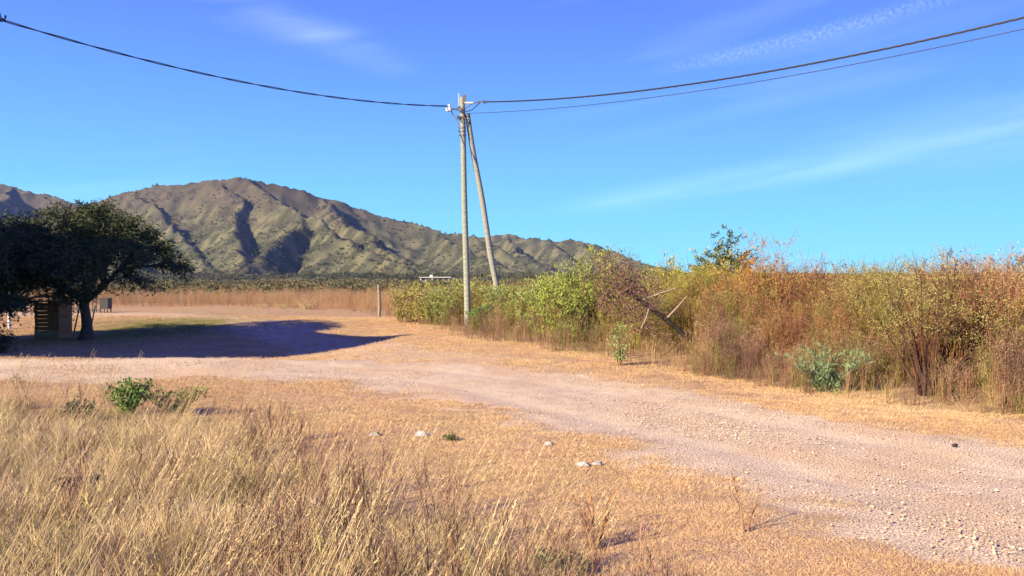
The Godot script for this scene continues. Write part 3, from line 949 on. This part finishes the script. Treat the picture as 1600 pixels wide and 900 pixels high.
func cable_point(a: Vector3, b: Vector3, lin: float, sq: float, t: float) -> Vector3:
	var p := a.lerp(b, t)
	p.y = a.y + lin * t + sq * t * t
	return p

func cable(called: String, a: Vector3, b: Vector3, lin: float, sq: float, strands: int, radius: float, twist: float, label: String) -> void:
	var o := base(called, a, label, "cable")
	var n := 420 if strands > 1 else 60
	for s in strands:
		var g := Geo.new()
		var pts: Array = []
		var rad: Array = []
		for i in n + 1:
			var t := float(i) / n
			var p := cable_point(a, b, lin, sq, t) - a
			if strands > 1:
				var ang := t * a.distance_to(b) / twist * TAU + TAU * s / strands
				p += Vector3(0, sin(ang), cos(ang)) * radius * 1.25
			pts.append(p)
			rad.append(radius)
		g.tube(pts, rad, 5, Color(0.018, 0.016, 0.024))
		put("strand" if strands > 1 else "wire", g.mesh(), M.rubber, o)

func make_poles() -> void:
	var bx := -1.57
	var d := 28.0
	var y0 := ground_y(bx, d)
	var o := base("utility_pole", Vector3(bx, y0, -d), "pale green utility pole with a slanting brace pole", "utility pole")
	var paint := Color(0.40, 0.43, 0.34)
	var g := Geo.new()
	var lean := Vector3(-0.20, 8.12, 0)
	var pts: Array = []
	var rad: Array = []
	for i in 13:
		var t := i / 12.0
		pts.append(Vector3(0, -0.1, 0).lerp(lean, t) + Vector3(sin(t * 9.0) * 0.008, 0, 0))
		rad.append(lerpf(0.118, 0.088, t))
	g.tube(pts, rad, 20, paint)
	put("pole", g.mesh(), M.pole, o)
	g = Geo.new()
	pts = []
	rad = []
	var b0 := Vector3(1.26, -0.1, -0.65)
	var b1 := Vector3(-0.02, 7.55, -0.06)
	for i in 15:
		var t := i / 14.0
		var k := 0.012 if i == 5 else 0.0
		pts.append(b0.lerp(b1, t) + Vector3(sin(t * 13.0) * 0.018, 0, cos(t * 10.0) * 0.012))
		rad.append(lerpf(0.108, 0.09, t) + k)
	g.tube(pts, rad, 18, Color(0.42, 0.43, 0.36))
	put("brace", g.mesh(), M.pole, o)
	# flat iron on the top, bands round both poles, brackets
	var iron := Color(0.16, 0.15, 0.17)
	g = Geo.new()
	g.box(Vector3(-0.31, 7.95, 0.02), Vector3(0.035, 0.62, 0.05), Basis(Vector3(0, 0, 1), 0.03), Color(0.45, 0.42, 0.36))
	g.box(Vector3(-0.11, 8.05, 0.02), Vector3(0.10, 0.28, 0.14), Basis(Vector3(0, 0, 1), -0.05), Color(0.12, 0.10, 0.10))
	put("top_plate", g.mesh(), M.iron, o)
	for q in [[6.78, 0.115], [6.92, 0.115], [7.05, 0.114], [7.42, 0.112], [7.70, 0.11]]:
		g = Geo.new()
		var cx := -0.20 * float(q[0]) / 8.12
		g.tube([Vector3(cx, q[0] - 0.03, 0), Vector3(cx, q[0] + 0.03, 0)], [q[1], q[1]], 18, iron)
		g.box(Vector3(cx - 0.13, q[0], 0.03), Vector3(0.06, 0.05, 0.05), Basis(), iron)
		put("band", g.mesh(), M.iron, o)
	g = Geo.new()
	var loop: Array = []
	for i in 13:
		var a := TAU * i / 12.0
		loop.append(Vector3(-0.09 + cos(a) * 0.22, 7.30 + sin(a) * 0.06 - cos(a) * 0.10, sin(a) * 0.22))
	var lr: Array = []
	lr.resize(13)
	lr.fill(0.013)
	g.tube(loop, lr, 5, iron)
	put("strap", g.mesh(), M.iron, o)
	# arm with the white insulator that carries the left cable
	g = Geo.new()
	g.tube([Vector3(-0.24, 7.02, 0.05), Vector3(-0.42, 7.35, 0.05), Vector3(-0.58, 7.62, 0.05)], [0.018, 0.018, 0.018], 6, iron)
	g.tube([Vector3(-0.22, 7.86, 0.05), Vector3(-0.40, 7.70, 0.05), Vector3(-0.58, 7.66, 0.05)], [0.014, 0.014, 0.014], 6, iron)
	put("bracket", g.mesh(), M.iron, o)
	g = Geo.new()
	var ip := Vector3(-0.65, 7.62, 0.05)
	g.tube([ip, ip + Vector3(0, 0.03, 0), ip + Vector3(0, 0.10, 0), ip + Vector3(0, 0.13, 0), ip + Vector3(0, 0.17, 0), ip + Vector3(0, 0.24, 0)], [0.09, 0.125, 0.12, 0.07, 0.055, 0.04], 14, Color(0.72, 0.72, 0.70))
	put("insulator", g.mesh(), M.glaze, o)
	# tension clamp of the right cable and the jumper leads
	g = Geo.new()
	g.tube([Vector3(-0.10, 7.72, 0.1), Vector3(0.12, 7.86, 0.12), Vector3(0.34, 7.92, 0.13)], [0.02, 0.02, 0.02], 6, iron)
	g.box(Vector3(0.40, 7.93, 0.13), Vector3(0.20, 0.05, 0.05), Basis(Vector3(0, 0, 1), 0.2), Color(0.10, 0.09, 0.12))
	g.box(Vector3(0.60, 7.93, 0.13), Vector3(0.14, 0.09, 0.06), Basis(Vector3(0, 0, 1), -0.3), Color(0.06, 0.05, 0.09))
	put("tension_clamp", g.mesh(), M.iron, o)
	g = Geo.new()
	g.box(Vector3(0.05, 7.90, 0.12), Vector3(0.30, 0.05, 0.06), Basis(), Color(0.55, 0.53, 0.50))
	put("clevis", g.mesh(), M.iron, o)
	for q in [[Vector3(-0.52, 7.72, 0.08), Vector3(-0.15, 7.55, 0.2), Vector3(0.14, 7.62, 0.2), Vector3(0.45, 7.9, 0.15)], [Vector3(-0.55, 7.66, 0.08), Vector3(-0.25, 7.72, 0.2), Vector3(-0.05, 7.35, 0.16), Vector3(0.07, 7.12, 0.12)], [Vector3(-0.24, 7.45, 0.12), Vector3(-0.30, 7.3, 0.12), Vector3(-0.2, 7.2, 0.14), Vector3(-0.12, 7.4, 0.14)]]:
		g = Geo.new()
		g.tube(q, [0.016, 0.016, 0.016, 0.016], 5, Color(0.02, 0.02, 0.03))
		put("jumper_lead", g.mesh(), M.rubber, o)
	g = Geo.new()
	g.box(Vector3(-0.33, 7.40, 0.06), Vector3(0.09, 0.10, 0.09), Basis(), Color(0.05, 0.05, 0.07))
	put("splice_box", g.mesh(), M.iron, o)

	# the neighbouring poles just outside the picture carry the far ends
	var ends := [[-16.0, 11.9, 8.55, "utility pole off to the left holding the left cable"], [14.0, 12.0, 7.55, "utility pole off to the right holding both right wires"]]
	for e in ends:
		var yb := ground_y(e[0], e[1])
		var p := base("utility_pole", Vector3(e[0], yb, -e[1]), e[3], "utility pole")
		g = Geo.new()
		g.tube([Vector3(0, -0.1, 0), Vector3(0, e[2] - yb, 0)], [0.13, 0.10], 16, paint)
		put("pole", g.mesh(), M.pole, p)
		g = Geo.new()
		g.tube([Vector3(0, e[2] - yb - 0.35, 0), Vector3(0, e[2] - yb - 0.27, 0)], [0.115, 0.115], 16, iron)
		put("band", g.mesh(), M.iron, p)
	var left_a := Vector3(-2.22, y0 + 7.80, -27.95)
	var left_b := Vector3(-15.9, 8.5, -11.9)
	cable("overhead_cable", left_a, left_b, -3.37, 4.12 - 0.05, 2, 0.0125, 2.2, "dark sagging cable running from the pole to upper left")
	var right_a := Vector3(-0.92, y0 + 7.93, -27.87)
	var right_b := Vector3(13.9, 7.2, -12.0)
	cable("overhead_cable", right_a, right_b, -3.45, 2.75, 3, 0.012, 0.75, "thick twisted cable running from the pole to upper right")
	var thin_a := Vector3(-1.62, y0 + 7.52, -27.85)
	var thin_b := Vector3(13.9, 6.9, -12.0)
	cable("overhead_wire", thin_a, thin_b, -2.98, 2.38, 1, 0.0095, 1.0, "thin single wire below the twisted right cable")
	# tension clamp near the left end of the left cable
	var cp := cable_point(left_a, left_b, -3.37, 4.07, 0.653)
	var c := base("cable_clamp", cp, "dark coiled clamp on the cable at the upper left corner", "clamp")
	var back := (cable_point(left_a, left_b, -3.37, 4.07, 0.70) - cp).normalized()
	g = Geo.new()
	pts = []
	rad = []
	for i in 49:
		var t := i / 48.0
		var ang := t * TAU * 5.0
		pts.append(back * 0.55 * t + Vector3(0, 0.07 + 0.05 * sin(ang) + 0.05 * t, 0.05 * cos(ang)))
		rad.append(0.017)
	g.tube(pts, rad, 5, Color(0.02, 0.018, 0.03))
	put("coil", g.mesh(), M.rubber, c)
	g = Geo.new()
	g.tube([Vector3(0, 0.02, 0), back * 0.15 + Vector3(0, -0.05, 0), back * 0.35 + Vector3(0, -0.08, 0), back * 0.6 + Vector3(0, -0.03, 0)], [0.014, 0.014, 0.014, 0.014], 5, Color(0.02, 0.018, 0.03))
	put("lead", g.mesh(), M.rubber, c)

# ------------------------------------------------------------------ smaller things
func make_things() -> void:
	rng.seed = 700
	# wooden fence post
	var x := -6.0
	var d := 35.6
	var g := Geo.new()
	g.tube([Vector3(0, -0.05, 0), Vector3(0.02, 0.6, 0), Vector3(0.0, 1.1, 0), Vector3(-0.025, 1.5, 0)], [0.075, 0.07, 0.065, 0.06], 10, Color(0.40, 0.33, 0.25))
	var post := base("fence_post", Vector3(x, ground_y(x, d), -d), "weathered wooden fence post standing alone by the weeds", "fence post")
	put("post", g.mesh(), M.pole, post)
	g = Geo.new()
	g.tube([Vector3(-0.022, 1.30, 0), Vector3(-0.022, 1.315, 0)], [0.068, 0.068], 8, Color(0.1, 0.1, 0.1))
	put("wire_loop", g.mesh(), M.iron, post)
	# stack of pallets on edge, seen as slats
	x = -15.05
	d = 25.9
	var pal := base("pallet_stack", Vector3(x, ground_y(x, d), -d), "brown wooden pallet crate with horizontal slats beside the tree", "pallets")
	for i in 9:
		var s := Geo.new()
		s.box(Vector3(rnd(-0.015, 0.015), 0.10 + i * 0.128, rnd(-0.01, 0.01) + 0.38), Vector3(0.78, 0.124 if i % 3 else 0.118, 0.025), Basis(Vector3(0, 0, 1), rnd(-0.012, 0.012)), vary(Color(0.46, 0.25, 0.13) if i > 1 else Color(0.5, 0.36, 0.24), 0.2))
		put("slat", s.mesh(), M.wood, pal)
		s = Geo.new()
		s.box(Vector3(0, 0.13 + i * 0.128, -0.38), Vector3(0.78, 0.11, 0.025), Basis(), vary(Color(0.46, 0.25, 0.13), 0.2))
		put("slat", s.mesh(), M.wood, pal)
		s = Geo.new()
		s.box(Vector3(0.385, 0.10 + i * 0.128, 0.0), Vector3(0.025, 0.122, 0.74), Basis(), vary(Color(0.46, 0.25, 0.13), 0.2))
		put("slat", s.mesh(), M.wood, pal)
	for q in [Vector2(-0.36, 0.34), Vector2(0.345, 0.34), Vector2(-0.36, -0.34), Vector2(0.345, -0.34)]:
		var s := Geo.new()
		s.box(Vector3(q.x, 0.6, q.y), Vector3(0.05, 1.22, 0.05), Basis(), Color(0.46, 0.27, 0.15))
		put("post", s.mesh(), M.wood, pal)
	var lid := Geo.new()
	lid.box(Vector3(0, 1.235, 0), Vector3(0.84, 0.03, 0.84), Basis(Vector3(0, 0, 1), -0.02), Color(0.46, 0.27, 0.15))
	put("lid", lid.mesh(), M.wood, pal)
	# poles leaning by the pallets
	for q in [[-15.35, 27.6, Vector3(0.35, 1.35, 0.1), "pale pole leaning right of the pallet crate"], [-15.2, 28.4, Vector3(0.2, 0.95, 0.0), "shorter pole leaning behind the pallet crate"]]:
		g = Geo.new()
		g.tube([Vector3(0, -0.02, 0), q[2]], [0.028, 0.022], 6, Color(0.34, 0.27, 0.20))
		var lp := put("leaning_pole", g.mesh(), M.wood, null)
		lp.position = Vector3(q[0], ground_y(q[0], q[1]), -q[1])
		tag(lp, q[3], "pole", "leaning poles")
	# white post among the evergreens
	g = Geo.new()
	g.tube([Vector3(0, -0.05, 0), Vector3(0, 2.3, 0)], [0.06, 0.055], 10, Color(0.75, 0.76, 0.78))
	var wp := base("white_post", Vector3(-18.6, ground_y(-18.6, 29.2), -29.2), "white painted post seen through the evergreens at left edge", "post")
	put("post", g.mesh(), M.glaze, wp)
	g = Geo.new()
	g.tube([Vector3(0, 2.3, 0), Vector3(0, 2.36, 0)], [0.07, 0.03], 10, Color(0.7, 0.7, 0.7))
	put("cap", g.mesh(), M.glaze, wp)
	# dark railing and bin behind the tree
	var black := Color(0.02, 0.02, 0.024)
	var rail := base("metal_railing", Vector3(-22.6, ground_y(-22.6, 41.0), -41.0), "low black metal railing behind the dark tree", "railing")
	for yy in [0.12, 0.68]:
		g = Geo.new()
		g.box(Vector3(0, yy, 0), Vector3(2.5, 0.05, 0.05), Basis(), black)
		put("rail", g.mesh(), M.iron, rail)
	for i in 13:
		g = Geo.new()
		g.box(Vector3(-1.2 + i * 0.2, 0.39, 0), Vector3(0.035, 0.78, 0.035), Basis(), black)
		put("bar", g.mesh(), M.iron, rail)
	var bin := base("fire_bin", Vector3(-20.9, ground_y(-20.9, 40.6), -40.6), "black box bin on short legs at the railing's right end", "bin")
	g = Geo.new()
	g.box(Vector3(0, 0.46, 0), Vector3(0.42, 0.52, 0.42), Basis(), black)
	put("body", g.mesh(), M.iron, bin)
	g = Geo.new()
	g.box(Vector3(0, 0.735, 0), Vector3(0.46, 0.03, 0.46), Basis(), Color(0.03, 0.03, 0.035))
	put("lid", g.mesh(), M.iron, bin)
	for q in [Vector2(-0.17, -0.17), Vector2(0.17, -0.17), Vector2(-0.17, 0.17), Vector2(0.17, 0.17)]:
		g = Geo.new()
		g.box(Vector3(q.x, 0.1, q.y), Vector3(0.04, 0.2, 0.04), Basis(), black)
		put("leg", g.mesh(), M.iron, bin)
	# stones on the verge
	var white := Color(0.74, 0.70, 0.64)
	for q in [[0.62, 6.86, 0.042, white, "left one of the two white stones lying together"], [0.74, 6.90, 0.038, white, "right one of the two white stones lying together"], [0.36, 7.75, 0.035, white, "small white stone behind the white pair"], [-0.93, 8.2, 0.055, white, "white stone beside the small dark green tuft"], [-1.42, 8.15, 0.05, Color(0.6, 0.52, 0.42), "pale stone at the edge of the tall grass"], [-1.4, 5.75, 0.045, white, "white stone half hidden in the tall grass"], [4.3, 7.65, 0.022, Color(0.06, 0.045, 0.04), "single dark stone on the far verge"]]:
		var m := put("stone", rock_mesh(int(q[1] * 100), 0.3), M.rough_white)
		m.position = Vector3(q[0], ground_y(q[0], q[1]) + q[2] * 0.12, -q[1])
		m.scale = Vector3(q[2] * 1.4, q[2] * 0.8, q[2])
		var mat := StandardMaterial3D.new()
		mat.albedo_color = (q[3] as Color).linear_to_srgb()
		mat.albedo_texture = M.rough_white.albedo_texture
		mat.uv1_triplanar = true
		mat.roughness = 0.9
		m.material_override = mat
		tag(m, q[4], "stone", "stones on the verge")
	# dark heap of dung in the grass
	var heap := base("dung_heap", Vector3(-3.15, ground_y(-3.15, 5.75), -5.75), "dark crumbly dung heap lying in the foreground grass", "dung")
	for i in 9:
		var m := put("lump", rock_mesh(60 + i, 0.35), M.dung, heap)
		var s := rnd(0.025, 0.055)
		m.scale = Vector3(s, s * 0.8, s)
		m.position = Vector3(rnd(-0.13, 0.13), 0.13 + rnd(-0.03, 0.05), rnd(-0.06, 0.06))
	make_house()
	make_far_house()

func make_house() -> void:
	# the house left of the picture whose shadow lies across the yard
	var x1 := -16.9
	var x0 := -25.0
	var prof := [Vector2(10.3, 6.5), Vector2(13.6, 8.95), Vector2(21.6, 5.75)]   # d, height: near eave, ridge, far eave
	var o := base("house", Vector3(x1, -0.3, -16.0), "two-storey house left of the yard with a long sloping roof", "house")
	var wall := Color(0.62, 0.56, 0.48)
	var P := func(x: float, y: float, d: float) -> Vector3: return Vector3(x - x1, y + 0.3, -d + 16.0)
	var g := Geo.new()
	for x in [x1, x0]:
		var q: Array = [P.call(x, -0.3, 10.6), P.call(x, 6.35, 10.6), P.call(x, 8.8, 13.6), P.call(x, 5.7, 21.3), P.call(x, -0.3, 21.3)]
		g.tri(q[0], q[1], q[2], wall)
		g.tri(q[0], q[2], q[3], wall)
		g.tri(q[0], q[3], q[4], wall)
	g.quad(P.call(x0, -0.3, 10.6), P.call(x1, -0.3, 10.6), P.call(x1, 6.35, 10.6), P.call(x0, 6.35, 10.6), wall)
	g.quad(P.call(x0, -0.3, 21.3), P.call(x1, -0.3, 21.3), P.call(x1, 5.7, 21.3), P.call(x0, 5.7, 21.3), wall)
	put("wall", g.mesh(), M.plaster, o)
	for k in 2:
		var s := Geo.new()
		var a: Vector2 = prof[k]
		var b: Vector2 = prof[k + 1]
		var m := (a + b) * 0.5
		var mid: Vector3 = P.call((x0 + x1) * 0.5, m.y + 0.02, m.x)
		var ang := atan2(b.y - a.y, b.x - a.x)
		s.box(mid, Vector3(x1 - x0 + 0.4, 0.14, a.distance_to(b)), Basis(Vector3(1, 0, 0), ang), Color(0.35, 0.15, 0.09))
		put("roof", s.mesh(), M.plaster, o)
	for q in [[15.0, 1.5], [18.5, 1.5], [15.0, 4.2], [18.5, 4.2]]:
		var f := Geo.new()
		var at: Vector3 = P.call(x1 + 0.03, q[1], q[0])
		for e in [[0.0, 0.62, 1.3, 0.08], [0.0, -0.62, 1.3, 0.08], [0.61, 0.0, 0.08, 1.16], [-0.61, 0.0, 0.08, 1.16]]:
			f.box(at + Vector3(0, e[1], e[0]), Vector3(0.08, e[3], e[2]), Basis(), Color(0.3, 0.2, 0.12))
		var w := put("window", f.mesh(), M.wood, o)
		var pg := Geo.new()
		pg.box(at + Vector3(-0.01, 0, 0), Vector3(0.02, 1.14, 1.12), Basis(), Color(0.03, 0.035, 0.04))
		put("pane", pg.mesh(), M.glaze, w)

func make_far_house() -> void:
	var d := 820.0
	var p := Vector3((680.0 - 800.0) / 1232.0 * d, 0, -d)
	var o := base("hillside_house", p, "long low white house at the foot of the mountain", "house")
	var g := Geo.new()
	g.box(Vector3(0, 2.2, 0), Vector3(30, 7.0, 10), Basis(), Color(0.50, 0.46, 0.41))
	put("wall", g.mesh(), M.plaster, o)
	g = Geo.new()
	g.box(Vector3(0.5, 6.1, 1.0), Vector3(33, 0.7, 13), Basis(), Color(0.55, 0.52, 0.49))
	put("roof", g.mesh(), M.plaster, o)
	g = Geo.new()
	g.box(Vector3(-4, 7.5, 0), Vector3(2.6, 2.1, 3), Basis(), Color(0.75, 0.74, 0.72))
	put("chimney", g.mesh(), M.plaster, o)
	for i in 5:
		g = Geo.new()
		g.box(Vector3(-12 + i * 6.0, 3.9, 5.1), Vector3(3.4, 2.6, 0.4), Basis(), Color(0.05, 0.05, 0.06))
		put("window", g.mesh(), M.plaster, o)
	g = Geo.new()
	g.box(Vector3(-20, 0.0, 2), Vector3(14, 2.4, 8), Basis(Vector3(0, 0, 1), 0.14), Color(0.45, 0.34, 0.28))
	put("terrace", g.mesh(), M.plaster, o)

# ------------------------------------------------------------------ materials
func make_materials() -> void:
	var fine := grain(0.09, 1024, 1.9, 1.35, FastNoiseLite.TYPE_SIMPLEX_SMOOTH, 3)
	var cell := grain(0.07, 1024, 1.3, 1.62, FastNoiseLite.TYPE_SIMPLEX_SMOOTH, 4)
	var nrm := bumps(0.07, 512, 6.0)
	for q in [["ground", fine, 0.9], ["road", cell, 0.7], ["soil", fine, 0.05]]:
		var m := matte(0.97, 0.15)
		m.albedo_texture = q[1]
		m.uv1_triplanar = true
		m.uv1_world_triplanar = true
		m.uv1_scale = Vector3.ONE * float(q[2])
		m.normal_enabled = true
		m.normal_texture = nrm
		m.normal_scale = 0.18 if q[0] == "road" else 0.5
		M[q[0]] = m
	var hill := matte(1.0, 0.05)
	hill.albedo_texture = grain(0.05, 1024, 2.4, 1.35, FastNoiseLite.TYPE_SIMPLEX, 6)
	hill.uv1_triplanar = true
	hill.uv1_world_triplanar = true
	hill.uv1_scale = Vector3.ONE * 0.006
	M.hill = hill
	M.rough = matte(0.95, 0.2)
	M.bark = matte(0.9, 0.2)
	var db := matte(0.95, 0.15)
	db.albedo_color = Color(0.17, 0.135, 0.11).linear_to_srgb()
	db.albedo_texture = fine
	db.uv1_triplanar = true
	db.uv1_scale = Vector3(3, 0.8, 3)
	M.dark_bark = db
	var leaf := matte(0.75, 0.3)
	leaf.backlight = Color(0.5, 0.5, 0.4)
	M.leaf = leaf
	var straw := matte(0.7, 0.3)
	straw.backlight = Color(0.4, 0.38, 0.3)
	M.straw = straw
	var tus := matte(0.7, 0.3)
	tus.albedo_color = Color(0.50, 0.42, 0.21).linear_to_srgb()
	M.tussock = tus
	var streaks := grain(0.05, 512, 1.5, 1.4, FastNoiseLite.TYPE_SIMPLEX_SMOOTH, 14)
	var pole := matte(0.8, 0.3)
	pole.albedo_texture = streaks
	pole.uv1_triplanar = true
	pole.uv1_scale = Vector3(4.0, 0.45, 4.0)
	M.pole = pole
	var wood := matte(0.85, 0.25)
	wood.albedo_texture = streaks
	wood.uv1_triplanar = true
	wood.uv1_scale = Vector3(0.8, 6.0, 0.8)
	M.wood = wood
	M.plaster = matte(0.9, 0.2)
	var iron := matte(0.55, 0.5)
	M.iron = iron
	M.rubber = matte(0.5, 0.5)
	M.glaze = matte(0.25, 0.5)
	var rw := StandardMaterial3D.new()
	rw.albedo_texture = grain(0.02, 256, 1.3, 1.35, FastNoiseLite.TYPE_SIMPLEX_SMOOTH, 19)
	M.rough_white = rw
	var dung := StandardMaterial3D.new()
	dung.albedo_color = Color(0.035, 0.026, 0.02).linear_to_srgb()
	dung.roughness = 1.0
	M.dung = dung

# ------------------------------------------------------------------
func _ready() -> void:
	# camera
	var cam := Camera3D.new()
	cam.name = "camera"
	cam.fov = 40.1
	cam.near = 0.1
	cam.far = 12000.0
	add_child(cam)
	cam.position = Vector3(0, 1.6, 0)
	cam.rotation_degrees = Vector3(-0.46, 0, 0)
	cam.current = true
	# sky
	var sm := ProceduralSkyMaterial.new()
	sm.sky_top_color = Color(0.032, 0.040, 0.41).linear_to_srgb()
	sm.sky_horizon_color = Color(0.132, 0.42, 0.54).linear_to_srgb()
	sm.sky_curve = 0.15
	sm.ground_bottom_color = Color(0.20, 0.14, 0.08).linear_to_srgb()
	sm.ground_horizon_color = Color(0.28, 0.22, 0.15).linear_to_srgb()
	sm.sun_angle_max = 8.0
	sm.sky_cover = cirrus()
	var sky := Sky.new()
	sky.sky_material = sm
	var env := Environment.new()
	env.background_mode = Environment.BG_SKY
	env.sky = sky
	env.tonemap_mode = Environment.TONE_MAPPER_LINEAR
	env.tonemap_exposure = 2.5
	env.fog_enabled = true
	env.fog_density = 0.00003
	env.fog_light_color = Color(0.62, 0.76, 1.0)
	env.sdfgi_enabled = true
	env.ssao_enabled = true
	env.ssil_enabled = true
	var we := WorldEnvironment.new()
	we.name = "world_environment"
	we.environment = env
	add_child(we)
	# sun: low, from behind the left shoulder
	var sun := DirectionalLight3D.new()
	sun.name = "sun"
	sun.light_energy = 1.6
	sun.light_angular_distance = 0.5
	sun.light_color = Color(1.0, 0.92, 0.77)
	sun.shadow_enabled = true
	add_child(sun)
	var e := deg_to_rad(SUN_HIGH)
	var a := deg_to_rad(SUN_AWAY)
	sun.look_at_from_position(Vector3.ZERO, Vector3(cos(a) * cos(e), -sin(e), -sin(a) * cos(e)), Vector3.UP)

	n_big.seed = 1; n_big.frequency = 0.03; n_big.fractal_octaves = 3
	n_mid.seed = 2; n_mid.frequency = 0.28; n_mid.fractal_octaves = 3
	n_small.seed = 3; n_small.frequency = 0.9; n_small.fractal_octaves = 3
	for p in HEDGE:
		hedge_poly.append(p)
	for p in [Vector2(-48, 200), Vector2(200, 200), Vector2(200, 0)]:
		hedge_poly.append(p)
	var t0 := Time.get_ticks_msec()
	make_materials()
	print("materials ", Time.get_ticks_msec() - t0)
	make_ground()
	print("ground ", Time.get_ticks_msec() - t0)
	make_hills()
	print("hills ", Time.get_ticks_msec() - t0)
	make_poles()
	make_things()
	print("things ", Time.get_ticks_msec() - t0)
	make_plants()
	print("plants ", Time.get_ticks_msec() - t0)
	make_weeds()
	print("weeds ", Time.get_ticks_msec() - t0)
	make_grasses()
	print("done ", Time.get_ticks_msec() - t0)
